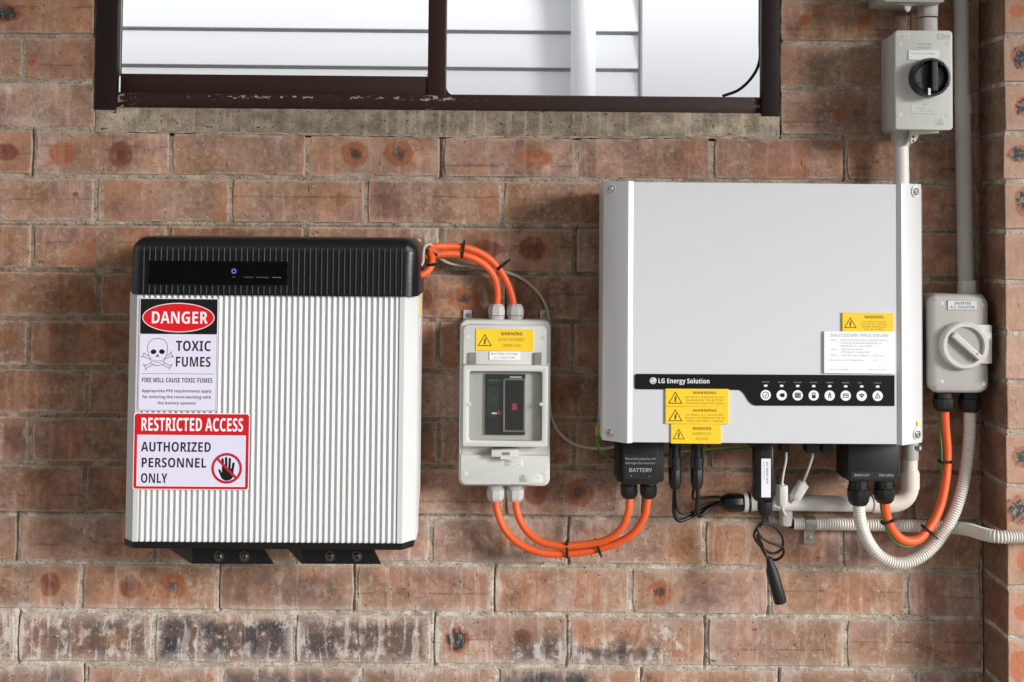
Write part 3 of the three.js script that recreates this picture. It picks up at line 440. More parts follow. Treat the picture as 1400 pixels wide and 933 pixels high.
// ------------------------------------------------------------------ battery on the left
const BZ = 0.2;
{
  const B = rect(176, 403, 560, 742, BZ), xl = at(171.5, 700, BZ - 0.02).x, xr = at(570, 600, BZ - 0.026).x, fl = at(184, 600, BZ).x, fr = at(551, 600, BZ).x, yb = at(366, 743, BZ).y, yt = at(366, 402, BZ).y, zb = 0.045;
  const bat = thing('battery_pack', 'ribbed white home battery with black top cover and danger signs, hung on the wall', 'battery', new THREE.Vector3((xl + xr) / 2, at(366, 771, BZ).y, 0.11));
  const pitch = 0.0093, amp = 0.0031, plan = [[xl, 0.115], [xl, BZ - 0.02], [fl - 0.001, BZ - 0.0005]], r0 = at(190.5, 600, BZ).x, r1 = at(543.5, 600, BZ).x, n = Math.round((r1 - r0) / pitch), pw = (r1 - r0) / n;
  plan.push([r0 - 0.001, BZ]);
  for (let i = 0; i < n; i++) for (const [t, d] of [[0.0, 1], [0.125, 0.854], [0.25, 0.5], [0.375, 0.146], [0.5, 0], [0.625, 0.146], [0.75, 0.5], [0.875, 0.854]]) plan.push([r0 + (i + t) * pw, BZ - amp + amp * (1 - d)]);
  plan.push([r1, BZ - amp], [r1 + 0.001, BZ], [fr, BZ], [xr - 0.003, BZ - 0.024], [xr, BZ - 0.031], [xr, 0.115]);
  part('ribbed_case', vprism(plan, yb, yt), M.caseWhite, bat);
  { // rear half of the case, its lower corner cut away
    const s = new THREE.Shape([[zb, yt], [0.115, yt], [0.115, yb + 0.001], [0.1, yb + 0.004], [zb, yb + 0.06]].map(([z, y]) => new THREE.Vector2(z, y))), g = new THREE.ExtrudeGeometry(s, { depth: xr - xl - 0.004, bevelEnabled: false });
    g.rotateY(-Math.PI / 2); const p = g.attributes.position; for (let i = 0; i < p.count; i++) p.setXYZ(i, xr - 0.002 + p.getX(i), p.getY(i), p.getZ(i)); g.computeVertexNormals(); part('rear_case', g, M.caseWhite, bat);
  }
  { // black cover with rounded upper corners, cut flat below
    const c0 = at(177, 323, BZ + 0.002), c1 = at(573, 325, BZ - 0.02), w = c1.x - c0.x, yc = at(366, 404, BZ).y, h = c0.y - yc + 0.03, tk = BZ + 0.004 - 0.03;
    const a = new Brush(extr(rrShape(w, h, [0.026, 0.026, 0, 0]), tk, 0.021, 3, 10)), b = new Brush(new THREE.BoxGeometry(1, 0.2, 1)); a.position.set((c0.x + c1.x) / 2, yc - 0.03 + h / 2, 0.03); b.position.set((c0.x + c1.x) / 2, yc - 0.1, 0.1); a.updateMatrixWorld(); b.updateMatrixWorld();
    const cut = new Evaluator().evaluate(a, b, SUBTRACTION); const cg = cut.geometry; cg.applyMatrix4(cut.matrixWorld);
    const cov = part('top_cover', toCreasedNormals(cg.index ? cg.toNonIndexed() : cg, 0.6), M.coverBlack, bat);
    const rib = [], y0 = at(366, 402, BZ).y, y1 = at(366, 339, BZ).y, x0 = at(197, 370, BZ).x, x1 = at(549, 370, BZ).x, k = Math.round((x1 - x0) / 0.0093);
    for (let i = 0; i <= k; i++) rib.push(new THREE.CylinderGeometry(0.0016, 0.0016, y1 - y0, 6, 1).translate(lerp(x0, x1, i / k), (y0 + y1) / 2, BZ + 0.0042));
    part('cover_ribs', rib, M.coverBlack, cov).userData.kind = 'stuff';
    const D = rect(203, 357, 393, 390, BZ + 0.006);
    M.display = new THREE.MeshPhysicalMaterial({ roughness: 0.07, map: canvasTex(1140, 198, (g, W2, H2) => { g.fillStyle = '#060708'; g.fillRect(0, 0, W2, H2); fit(g, 'ON', 690, 126, 22, 8, { fill: '#8d9194', bold: false }); fit(g, 'Charging', 782, 126, 78, 9, { fill: '#8d9194', bold: false }); fit(g, 'Discharging', 884, 126, 100, 9, { fill: '#8d9194', bold: false }); fit(g, 'Warning', 1018, 126, 70, 9, { fill: '#a8acae', bold: false }); }) });
    const dp = platePart('display_panel', D, BZ + 0.002, BZ + 0.0072, M.display, cov, 0.002);
    const lp = at(319.5, 371, BZ + 0.008); part('status_light', new THREE.TorusGeometry(0.0031, 0.0009, 8, 24).translate(lp.x, lp.y, BZ + 0.0078), new THREE.MeshStandardMaterial({ color: 0x111133, emissive: new THREE.Color(0.25, 0.22, 1), emissiveIntensity: 0.28 }), dp, 'small glowing violet ring light');
  }
  part('bottom_trim', vprism([[xl - 0.001, 0.09], [xl - 0.001, BZ - 0.018], [fl, BZ + 0.001], [fr, BZ + 0.001], [xr - 0.003, BZ - 0.022], [xr - 0.003, 0.09]], at(366, 751, BZ).y, yb + 0.001), M.trimBlack, bat);
  // stickers
  const DR = rect(189.5, 408, 297.5, 562.5, BZ), RR = rect(182, 565, 341, 670, BZ);
  M.danger = print(864, 1236, (g, w, h) => {
    g.fillStyle = '#dcd8ea'; g.fillRect(0, 0, w, h); g.fillStyle = '#0b0b0f'; rrect(g, 10, 8, w - 20, 382, 14); g.fill(); g.fillRect(10, 60, w - 20, 326);
    g.beginPath(); g.ellipse(w / 2 - 4, 212, 396, 162, 0, 0, 7); g.fillStyle = '#e9d8da'; g.fill(); g.beginPath(); g.ellipse(w / 2 - 4, 212, 386, 152, 0, 0, 7); g.fillStyle = '#d2141c'; g.fill();
    fit(g, 'DANGER', 124, 146, 626, 130, { fill: '#f0e8ee' });
    g.strokeStyle = '#55555f'; g.lineWidth = 4; rrect(g, 10, 392, w - 20, h - 402, 20); g.stroke();
    // skull and crossed bones
    g.strokeStyle = '#4a4a55'; g.lineWidth = 6; g.lineCap = 'round';
    const bone = (x0, y0, x1, y1) => { const a = Math.atan2(y1 - y0, x1 - x0), nx = -Math.sin(a) * 14, ny = Math.cos(a) * 14; g.save(); g.fillStyle = '#dcd8ea'; g.beginPath(); g.moveTo(x0 + nx, y0 + ny); g.lineTo(x1 + nx, y1 + ny); g.lineTo(x1 + nx * 2.2 + Math.cos(a) * 18, y1 + ny * 2.2); g.lineTo(x1 + Math.cos(a) * 12, y1 + Math.sin(a) * 12); g.lineTo(x1 - nx * 2.2 + Math.cos(a) * 18, y1 - ny * 2.2 + Math.sin(a) * 18); g.lineTo(x1 - nx, y1 - ny); g.lineTo(x0 - nx, y0 - ny); g.lineTo(x0 - nx * 2.2 - Math.cos(a) * 18, y0 - ny * 2.2); g.lineTo(x0 - Math.cos(a) * 12, y0 - Math.sin(a) * 12); g.lineTo(x0 + nx * 2.2 - Math.cos(a) * 18, y0 + ny * 2.2 - Math.sin(a) * 18); g.closePath(); g.fill(); g.stroke(); g.restore(); };
    bone(62, 628, 338, 748); bone(352, 620, 84, 752);
    g.fillStyle = '#dcd8ea'; g.beginPath(); g.moveTo(106, 610); g.bezierCurveTo(70, 480, 140, 442, 208, 442); g.bezierCurveTo(280, 442, 336, 490, 308, 610); g.quadraticCurveTo(306, 650, 282, 660); g.lineTo(280, 716); g.quadraticCurveTo(206, 760, 138, 716); g.lineTo(134, 660); g.quadraticCurveTo(108, 650, 106, 610); g.fill(); g.stroke();
    g.fillStyle = '#0d0d12'; g.beginPath(); g.ellipse(162, 588, 31, 26, -0.2, 0, 7); g.fill(); g.beginPath(); g.ellipse(254, 586, 31, 26, 0.2, 0, 7); g.fill(); g.beginPath(); g.moveTo(206, 612); g.lineTo(186, 646); g.lineTo(202, 642); g.lineTo(206, 630); g.lineTo(212, 642); g.lineTo(228, 646); g.closePath(); g.fill();
    g.lineWidth = 4; g.beginPath(); g.moveTo(150, 676); g.quadraticCurveTo(208, 700, 270, 676); g.moveTo(150, 692); g.quadraticCurveTo(208, 716, 270, 692); g.stroke();
    fit(g, 'TOXIC', 404, 466, 390, 110); fit(g, 'FUMES', 398, 640, 396, 108);
    g.fillStyle = '#6a6a74'; g.fillRect(36, 824, w - 76, 5);
    fit(g, 'FIRE WILL CAUSE TOXIC FUMES', 36, 872, 778, 50, { fill: '#15151c' });
    fit(g, 'Appropriate PPE requirements apply', 42, 1000, 764, 30, { fill: '#22222a' }); fit(g, 'for entering the room/working with', 48, 1066, 754, 30, { fill: '#22222a' }); fit(g, 'the battery systems', 216, 1132, 418, 30, { fill: '#22222a' });
  });
  platePart('danger_sticker', DR, BZ + 0.0004, BZ + 0.0012, M.danger, bat, 0.003, 'danger sticker with red oval and skull');
  M.restricted = print(960, 634, (g, w, h) => {
    g.fillStyle = '#ece4ec'; g.fillRect(0, 0, w, h); g.fillStyle = '#c5161f'; rrect(g, 7, 7, w - 14, h - 14, 22); g.fill(); g.fillStyle = '#dad6ea'; g.fillRect(34, 184, w - 68, h - 214); g.strokeStyle = '#f0e8f0'; g.lineWidth = 5; g.strokeRect(34, 184, w - 68, h - 214);
    fit(g, 'RESTRICTED ACCESS', 56, 40, 852, 108, { fill: '#f3ecf2' });
    fit(g, 'AUTHORIZED', 64, 240, 582, 80); fit(g, 'PERSONNEL', 64, 372, 544, 78); fit(g, 'ONLY', 64, 500, 222, 78);
    const cx = 774, cy = 454, R = 124; g.fillStyle = '#0c0c10';
    for (const [x, y, a, l] of [[-28, -30, -0.1, 84], [-4, -34, -0.02, 90], [22, -32, 0.05, 84], [48, -14, 0.14, 66]]) { g.save(); g.translate(cx + x, cy + y + 30); g.rotate(a); rrect(g, -10, -l, 20, l + 20, 10); g.fill(); g.restore(); }
    g.beginPath(); g.moveTo(cx - 40, cy); g.lineTo(cx + 58, cy); g.lineTo(cx + 58, cy + 60); g.quadraticCurveTo(cx + 44, cy + 102, cx, cy + 102); g.quadraticCurveTo(cx - 34, cy + 100, cx - 48, cy + 68); g.lineTo(cx - 70, cy + 14); g.quadraticCurveTo(cx - 64, cy + 2, cx - 52, cy + 12); g.lineTo(cx - 38, cy + 38); g.closePath(); g.fill();
    g.strokeStyle = '#b3202c'; g.lineWidth = 22; g.beginPath(); g.arc(cx, cy, R - 8, 0, 7); g.stroke(); g.beginPath(); g.moveTo(cx - 80, cy - 80); g.lineTo(cx + 80, cy + 80); g.stroke();
  });
  platePart('restricted_sticker', RR, BZ + 0.0004, BZ + 0.0012, M.restricted, bat, 0.003, 'restricted access sticker with red border and barred hand');
  part('side_sticker', [new THREE.BoxGeometry(0.0008, 0.026, 0.03).translate(xr + 0.0003, at(575, 418, 0.14).y, 0.142)], M.yellow, bat, 'yellow sticker on the right flank');
  part('side_sticker', [new THREE.BoxGeometry(0.0008, 0.03, 0.02).translate(xr + 0.0003, at(575, 447, 0.14).y, 0.137)], M.wireWhite, bat, 'pale sticker on the right flank');
  // two black steel brackets below
  for (const [xa, x0, x1, xb, bolts] of [[232, 262, 374, 356, [299, 334]], [394, 412, 521, 508, [451, 488]]]) {
    const z = 0.15, P = (x, y, q = z) => { const p = at(x, y, q); return [p.x, p.y]; }, sh = (pts) => new THREE.Shape(pts.map((q) => new THREE.Vector2(...q)));
    const br = part('mounting_bracket', extr(sh([P(x0, 745), P(x0, 771.5), P(x1, 772), P(xb, 745)]), 0.004, 0.0008, 1).translate(0, 0, z - 0.004), M.trimBlack, bat);
    const a0 = at(x0, 747, z - 0.003), a1 = at(x0, 771.5, z - 0.003), a2 = at(xa, 751.5, 0.1), v = [a0, a1, a2].map((q) => q.toArray()), w = v.map(([x, y, q]) => [x + 0.002, y, q - 0.004]);
    const tri = [[0, 2, 1], [3, 4, 5], [0, 1, 4], [0, 4, 3], [1, 2, 5], [1, 5, 4], [2, 0, 3], [2, 3, 5]], all = [...v, ...w], pos = []; for (const t of tri) for (const q of t) pos.push(...all[q]);
    const g = new THREE.BufferGeometry(); g.setAttribute('position', new THREE.Float32BufferAttribute(pos, 3)); g.setAttribute('uv', new THREE.Float32BufferAttribute(new Float32Array(pos.length / 3 * 2), 2)); g.computeVertexNormals(); part('gusset', g, M.trimBlack, br);
    for (const bxp of bolts) part('bolt', [lathe([[0, 0.0022], [0.0024, 0.0022], [0.0026, 0.0062], [0.0044, 0.0064], [0.0058, 0.0048], [0.0062, 0.0012], [0.0086, 0.0012], [0.0086, 0]], bxp, 761, z, [0, 0, 1], 18)], M.boltSteel, br);
  }
  bat.userData.note = undefined; delete bat.userData.note;
}

// ------------------------------------------------------------------ cable glands, cable ties
function gland(parent, px, yWall, yTip, z, wpx, m, o = {}) { // yWall: where it leaves the enclosure, yTip: the end of its nut
  const k = pxm(z), dir = Math.sign(yWall - yTip), h = Math.abs(yTip - yWall) * k, r = wpx / 2 * k, ax = [0, dir, 0], f = o.collar ?? 0.22;
  const c = part('cable_gland', lathe([[0, -0.004], [r * 0.86, -0.004], [r * 0.86, h * f * 0.7], [r * 0.94, h * f * 0.72], [r * 0.94, h * f], [0, h * f]], px, yWall, z, ax, o.hex ?? 24), m, parent);
  const nut = toCreasedNormals(new THREE.LatheGeometry([[0, h * f + 0.0006], [r * 0.93, h * f + 0.0006], [r, h * (f + 0.06)], [r, h * 0.62], [r * 0.9, h * 0.84], [r * 0.66, h], [r * 0.5, h], [0, h * 0.98]].map(([a, b]) => new THREE.Vector2(a, b)), o.sides ?? 8), 0.35); nut.rotateY(o.turn ?? 0.3); if (dir < 0) nut.rotateX(Math.PI);
  const p = at(px, yWall, z); part('gland_nut', nut.translate(p.x, p.y, p.z), m, c); return c;
}
function tie(px, py, z, len, ang, depth, label, tail = 0.006) { // a band standing round a bundle: len across the bundle, ang of that direction in degrees
  const p = at(px, py, z), s = rrShape(len, depth, Math.min(len, depth) * 0.42), hole = rrShape(len - 0.003, depth - 0.003, Math.min(len, depth) * 0.36); s.holes.push(hole);
  const g = extr(s, 0.0046, 0.0004, 1).translate(0, 0, -0.0023), head = new RoundedBoxGeometry(0.0055, 0.005, 0.005, 1, 0.0008).translate(len / 2 - 0.002, depth / 2 - 0.001, 0), tl = new THREE.BoxGeometry(tail, 0.0013, 0.003).translate(len / 2 + tail / 2 - 0.001, depth / 2 - 0.002, 0);
  const all = mergeGeometries([g, head.toNonIndexed(), tl.toNonIndexed()].map((q) => { const n = q.index ? q.toNonIndexed() : q; return n; })); all.rotateX(Math.PI / 2); all.rotateZ(THREE.MathUtils.degToRad(ang)); all.translate(p.x, p.y, p.z);
  return solo('cable_tie', all, M.blackSoft, label, 'cable tie', 'black cable ties on the cables');
}

// ------------------------------------------------------------------ battery isolator in the middle
{
  const iso = thing('battery_isolator', 'white plastic isolator box with clear door over a breaker, between battery and inverter', 'isolator switch', new THREE.Vector3(at(690, 551, 0.05).x, at(690, 664, 0.05).y, 0.04));
  const z0 = 0.045, R = (a, b, c, d, z) => rect(a, b, c, d, z);
  part('base_box', slab(R(628, 438, 752.5, 665, z0 + 0.012), 0.002, z0 + 0.012, 0.013, 0.003, 3), M.boxWhite, iso);
  { // upper and lower lid plates
    const u = R(633.5, 445, 747.5, 499, 0.074), l = R(630, 623, 750, 663, 0.08);
    part('upper_lid', extr(rrShape(u.w, u.h, [0.009, 0.009, 0, 0]), 0.074 - z0, 0.0016, 2).translate(u.x, u.y, z0), M.boxWhite, iso);
    part('lower_lid', extr(rrShape(l.w, l.h, [0, 0, 0.011, 0.011]), 0.08 - z0, 0.0016, 2).translate(l.x, l.y, z0), M.boxWhite, iso);
    for (const [x, y, z] of [[639, 461, 0.074], [743, 462, 0.074], [637, 648, 0.08], [744, 649, 0.08]]) part('screw_cap', lathe([[0, 0.0006], [0.0034, 0.0006], [0.004, 0]], x, y, z, [0, 0, 1], 20), M.boxWhite, iso);
    part('side_rail', slab(R(629, 497, 634, 624, 0.066), z0, 0.066, 0.001, 0.0008), M.boxWhite, iso); part('side_rail', slab(R(747, 497, 751, 624, 0.066), z0, 0.066, 0.001, 0.0008), M.boxWhite, iso);
    part('step', slab(R(632, 609, 749, 624, 0.068), z0, 0.068, 0.001, 0.0008), M.boxGreyLight, iso);
    for (const x of [646, 735.5]) part('hinge', slab(R(x - 5, 482.5, x + 5, 500, 0.078), 0.072, 0.078, 0.001, 0.0008), M.hingeGrey, iso);
  }
  { // door
    const d = R(633, 500, 749, 611, 0.092), s = rrShape(d.w, d.h, 0.004), hw = d.w - 0.0195, hh = d.h - 0.0195; s.holes.push(rrShape(hw, hh, 0.005));
    const door = part('door', extr(s, 0.026, 0.0016, 2).translate(d.x, d.y, 0.068), M.boxWhite, iso); part('window_pane', extr(rrShape(hw + 0.004, hh + 0.004, 0.004), 0.0014).translate(d.x, d.y, 0.0896), M.tint, door);
    for (const x of [641.5, 740]) part('door_stud', lathe([[0, 0.001], [0.0028, 0.001], [0.0032, 0]], x, 553, 0.094, [0, 0, 1], 16), M.boxWhite, door);
    const lt = part('latch', slab(R(672, 616, 709, 625, 0.096), 0.07, 0.096, 0.001, 0.001), M.boxWhite, iso); part('latch_tab', slab(R(684, 624, 700, 628.5, 0.097), 0.08, 0.097, 0.001, 0.001), M.boxWhite, lt); part('latch_slot', slab(R(686, 618.5, 697, 623, 0.0966), 0.094, 0.0964, 0.0005, 0.0002), M.hingeGrey, lt);
  }
  { // breaker behind the pane
    part('escutcheon', slab(R(638, 505, 744, 606, 0.079), z0, 0.079, 0.002, 0.001), M.boxWhite, iso);
    const m = new THREE.MeshPhysicalMaterial({ roughness: 0.35, map: canvasTex(330, 500, (g, w, h) => { g.fillStyle = '#17181a'; g.fillRect(0, 0, w, h); g.fillStyle = '#0f3a20'; g.fillRect(24, 42, 130, 40); g.fillStyle = '#2b8a48'; g.fillRect(28, 46, 112, 7); g.fillStyle = '#20302a'; g.fillRect(24, 110, 130, 240); g.strokeStyle = '#3c6b4c'; g.lineWidth = 2; g.strokeRect(26, 112, 122, 234); fit(g, 'ON', 52, 190, 44, 30, { fill: '#4a5a56' }); g.fillStyle = '#d8dad8'; g.beginPath(); g.ellipse(78, 322, 26, 9, 0, 0, 7); g.fill(); g.fillStyle = '#c22c58'; g.fillRect(108, 300, 22, 34); g.fillStyle = '#c8c8c8'; g.fillRect(200, 16, 100, 14); }) });
    const b = R(663, 512, 718, 595, 0.083), br = platePart('breaker', b, z0 + 0.004, 0.083, m, iso, 0.001);
    const h = R(688, 518, 718, 591, 0.088), s = rrShape(h.w, h.h, 0.002); s.holes.push(rrShape(h.w - 0.0056, h.h - 0.0056, 0.001)); part('handle_frame', extr(s, 0.0055, 0.0005, 1).translate(h.x, h.y, 0.083), M.zinc, br);
    part('handle', slab({ ...h, w: h.w - 0.0066, h: h.h - 0.0066 }, 0.083, 0.087, 0.001, 0.001), M.black, br); part('marker', slab(R(700, 552, 706.5, 561, 0.0878), 0.0866, 0.0878, 0.0008, 0.0003), M.red, br);
  }
  // stickers
  platePart('warning_sticker', R(650.5, 450, 729.5, 480, 0.0756), 0.0738, 0.0756, warn(['DO NOT DISCONNECT', 'UNDER LOAD'], 79 / 30), iso);
  platePart('name_sticker', R(669, 481, 711, 492.5, 0.0756), 0.0738, 0.0756, print(420, 112, (g, w, h) => { g.fillStyle = '#eeeeef'; g.fillRect(0, 0, w, h); fit(g, 'BATTERY SYSTEM', 20, 18, 370, 26, { fill: '#444', bold: false }); fit(g, 'D.C. ISOLATOR', 60, 66, 290, 26, { fill: '#444', bold: false }); }), iso);
  const L = R(634, 626, 747, 661, 0.0805); platePart('print', { ...R(690, 629, 715, 638, 0.0806) }, 0.0798, 0.0805, print(250, 90, (g, w, h) => { g.fillStyle = '#cccdc8'; g.fillRect(0, 0, w, h); fit(g, 'OPEN', 2, 12, 80, 20, { fill: '#777' }); fit(g, 'PULL', 14, 54, 60, 20, { fill: '#777', bold: false }); fit(g, 'CLOSE', 150, 12, 80, 20, { fill: '#888', bold: false }); fit(g, 'PUSH', 160, 54, 60, 20, { fill: '#777' }); }), iso);
  platePart('print', R(710, 649, 742, 660, 0.0806), 0.0798, 0.0805, print(320, 110, (g, w, h) => { g.fillStyle = '#cccdc8'; g.fillRect(0, 0, w, h); g.strokeStyle = '#777'; g.lineWidth = 7; g.beginPath(); g.moveTo(52, 12); g.lineTo(92, 92); g.lineTo(14, 92); g.closePath(); g.stroke(); g.beginPath(); g.arc(53, 66, 14, 0.6, 5.6); g.stroke(); fit(g, 'IP66', 220, 40, 50, 18, { fill: '#888', bold: false }); }), iso);
  for (const [x, x2] of [[679, 0], [704.5, 0]]) gland(iso, x, 438.5, 416, 0.03, 24.5, M.glandGrey, { collar: 0.3 });
  for (const x of [677.5, 704]) gland(iso, x, 664.5, 685, 0.045, 25, M.glandGrey, { collar: 0.16 });
  for (const [a, b] of [[633.5, 645], [738.5, 749]]) { const t = part('mounting_tab', slab(R(a, 424, b, 442, 0.006), 0.002, 0.006, 0.0012, 0.0006), M.glandGrey, iso); part('screw', lathe([[0, 0.003], [0.002, 0.0028], [0.0036, 0.001], [0.0036, 0]], (a + b) / 2 + 0.5, 431, 0.006, [0, 0, 1], 14), M.steel, t); }
}

// ------------------------------------------------------------------ inverter
const IZ = 0.165;
{
  const R = rect, f = R(866, 250, 1226, 607, IZ), yt = f.t, yb = f.b, X = (px, z) => at(px, 430, z).x;
  const inv = thing('inverter', 'large silver grey inverter with black display strip and warning plates', 'inverter', new THREE.Vector3(X(1045, 0.1), yb - 0.075, 0.09));
  const xl = X(824.5, IZ - 0.024), xr = X(1262, IZ - 0.02), cl = X(858, IZ + 0.005), cr = X(1234, IZ + 0.005), zb = 0.05;
  part('front_panel', new RoundedBoxGeometry(f.w + 0.002, f.h - 0.001, 0.02, 2, 0.0012).translate(f.x, f.y, IZ - 0.01), M.silver, inv);
  part('side_profile', vprism([[xl, zb], [xl, IZ - 0.026], [xl + 0.002, IZ - 0.0235], [cl - 0.001, IZ + 0.0045], [cl + 0.001, IZ + 0.005], [f.l - 0.0006, IZ + 0.0006], [f.l - 0.0006, zb]], yb, yt + 0.0006), M.silverSide, inv);
  part('side_profile', vprism([[xr, zb], [xr, IZ - 0.026], [xr - 0.002, IZ - 0.0235], [cr + 0.001, IZ + 0.0045], [cr - 0.001, IZ + 0.005], [f.r + 0.0006, IZ + 0.0006], [f.r + 0.0006, zb]], yb, yt + 0.0006), M.silverSide, inv);
  part('housing', new THREE.BoxGeometry(f.w, f.h - 0.004, IZ - 0.02 - zb).translate(f.x, f.y, (IZ - 0.0205 + zb) / 2), M.silverSide, inv);
  { const h = R(819.5, 257, 1258, 598, 0.06), hs = part('heat_sink', new THREE.BoxGeometry(h.w, h.h, 0.03).translate(h.x, h.y, 0.058), M.heatsink, inv), fin = []; for (let i = 0; i < 46; i++) fin.push(new THREE.BoxGeometry(0.0022, h.h - 0.01, 0.03).translate(lerp(h.l + 0.004, h.r - 0.004, i / 45), h.y, 0.028)); part('fins', fin, M.heatsink, hs).userData.kind = 'stuff'; }
  for (const [x, y] of [[835, 259], [834, 592], [1252, 262], [1254, 594]]) {
    const lft = x < 1000, slope = lft ? -0.6 : 0.66, z = lft ? lerp(IZ - 0.0235, IZ + 0.0045, (x - 824) / 34) + 0.0008 : lerp(IZ + 0.0045, IZ - 0.0235, (x - 1234) / 28) + 0.0008, n = new THREE.Vector3(slope, 0, 1).normalize().toArray();
    const w = part('corner_tab', lathe([[0.0095, -0.003], [0.0095, 0.0006], [0, 0.0008]], x, y, z, n, 20), M.silverSide, inv);
    part('screw', lathe([[0.0036, 0.0005], [0.0062, 0.0008], [0.0062, 0.0034], [0.0048, 0.0046], [0.0026, 0.0046], [0.0022, 0.0026], [0, 0.0026]], x, y, z, n, 18), M.steel, w);
  }
  part('caution_sticker', new THREE.BoxGeometry(0.0055, 0.008, 0.0008).rotateY(0.58).translate(X(1255.5, IZ - 0.015), at(1256, 582, IZ).y, lerp(IZ + 0.0045, IZ - 0.0235, 21.5 / 28) + 0.0007), M.yellow, inv, 'tiny yellow sticker by the lower right screw');
  // black strip with lettering, lamps and symbols
  const p = (x, y) => at(x, y, IZ + 0.002), s = new THREE.Shape(), P = (x, y) => [p(x, y).x, p(x, y).y];
  s.moveTo(...P(868, 515)); s.quadraticCurveTo(...P(868, 512), ...P(871, 511.5)); s.lineTo(...P(1223.5, 513.5)); s.lineTo(...P(1223.5, 555.5)); s.lineTo(...P(1034, 555)); s.quadraticCurveTo(...P(1027, 554), ...P(1022, 546)); s.quadraticCurveTo(...P(1016, 534), ...P(1010, 533.5)); s.lineTo(...P(871, 532.5)); s.quadraticCurveTo(...P(868, 532), ...P(868, 529)); s.closePath();
  const SR = R(868, 511.5, 1223.5, 556, IZ + 0.002), names = ['SYSTEM', 'BACK-UP', 'SOLAR', 'BATTERY', 'GRID', 'ENERGY', 'WiFi', 'FAULT'];
  M.strip = print(2048, 256, (g, w, h) => {
    const sx = w / 355.5, sy = h / 44.5, q = (x) => (x - 868) * sx, v = (y) => (y - 511.5) * sy; g.fillStyle = '#141416'; g.fillRect(0, 0, w, h);
    // company mark: a pale ball, then the words
    g.fillStyle = '#d8d8d8'; g.beginPath(); g.arc(q(893), v(522), 27, 0, 7); g.fill(); g.strokeStyle = '#8b8b8d'; g.lineWidth = 4; g.beginPath(); g.moveTo(q(893), v(522) - 18); g.lineTo(q(893), v(522) + 15); g.lineTo(q(893) + 17, v(522) + 15); g.stroke(); g.beginPath(); g.arc(q(893), v(522), 20, 0.1, 5); g.stroke(); g.fillStyle = '#8b8b8d'; g.beginPath(); g.arc(q(893) - 10, v(522) - 9, 4, 0, 7); g.fill();
    fit(g, 'LG', q(899.5), v(518.8), 58, 37, { fill: '#e6e6e6' }); fit(g, 'Energy Solution', q(911.5), v(518.8), 340, 37, { fill: '#e6e6e6' });
    names.forEach((nm, i) => {
      const x = q(1047 + i * 21.9), y = v(540.5), r = 41; fit(g, nm, x - 30, v(521.8), nm === 'WiFi' ? 30 : 60, 9, { fill: '#b8b8ba', bold: false }); g.fillStyle = '#f2f2f2'; g.fillRect(x - 13, v(526.2), 26, 17);
      g.save(); g.translate(x, y); g.fillStyle = '#ededed'; g.beginPath(); g.arc(0, 0, r, 0, 7); g.fill(); g.strokeStyle = '#333'; g.fillStyle = '#222'; g.lineWidth = 5;
      if (i === 0) { g.beginPath(); g.arc(0, 0, 24, 0, 7); g.moveTo(-11, 0); g.lineTo(-2, 9); g.lineTo(13, -9); g.stroke(); }
      else if (i === 1) { g.beginPath(); g.moveTo(-20, 0); g.lineTo(-2, -16); g.lineTo(22, -14); g.lineTo(22, 14); g.lineTo(-2, 16); g.closePath(); g.fill(); }
      else if (i === 2) { for (let a = -1; a < 2; a++) for (let b = -1; b < 2; b++) g.strokeRect(a * 15 - 6, b * 13 - 5, 12, 10); }
      else if (i === 3) { g.fillRect(-14, -4, 28, 26); g.strokeRect(-12, -18, 24, 16); g.fillRect(-6, -24, 12, 6); }
      else if (i === 4) { g.beginPath(); g.moveTo(-10, 22); g.lineTo(0, -22); g.lineTo(10, 22); g.moveTo(-14, -8); g.lineTo(14, -8); g.moveTo(-12, 6); g.lineTo(12, 6); g.stroke(); }
      else if (i === 5) { g.strokeRect(-20, -14, 40, 28); g.beginPath(); g.moveTo(-20, 0); g.lineTo(20, 0); g.moveTo(-7, -14); g.lineTo(-7, 0); g.moveTo(7, -14); g.lineTo(7, 0); g.stroke(); }
      else if (i === 6) { g.beginPath(); g.moveTo(0, 18); g.lineTo(-22, -8); g.quadraticCurveTo(0, -24, 22, -8); g.closePath(); g.fill(); g.strokeStyle = '#ededed'; g.beginPath(); g.arc(0, 14, 18, 4, 5.4); g.stroke(); }
      else { g.beginPath(); g.moveTo(0, -20); g.lineTo(20, 16); g.lineTo(-20, 16); g.closePath(); g.stroke(); g.fillRect(-2, -8, 4, 13); g.fillRect(-2, 8, 4, 4); }
      g.restore();
    });
  }, 0.3);
  part('display_strip', uvBox(extr(s, 0.0016, 0.0003, 1, 10).translate(0, 0, IZ + 0.0002), SR), M.strip, inv);
  const plate = (a, b, c, d, z1, m, label) => platePart('warning_plate', R(a, b, c, d, z1), IZ + 0.0002, z1, m, inv, 0.0006, label);
  plate(1152, 428, 1222, 454.5, IZ + 0.003, warn(['MULTIPLE SUPPLIES', 'ISOLATE ALL SUPPLIES', 'BEFORE WORKING ON', 'THIS EQUIPMENT'], 70 / 26.5), 'small yellow warning plate above the white one');
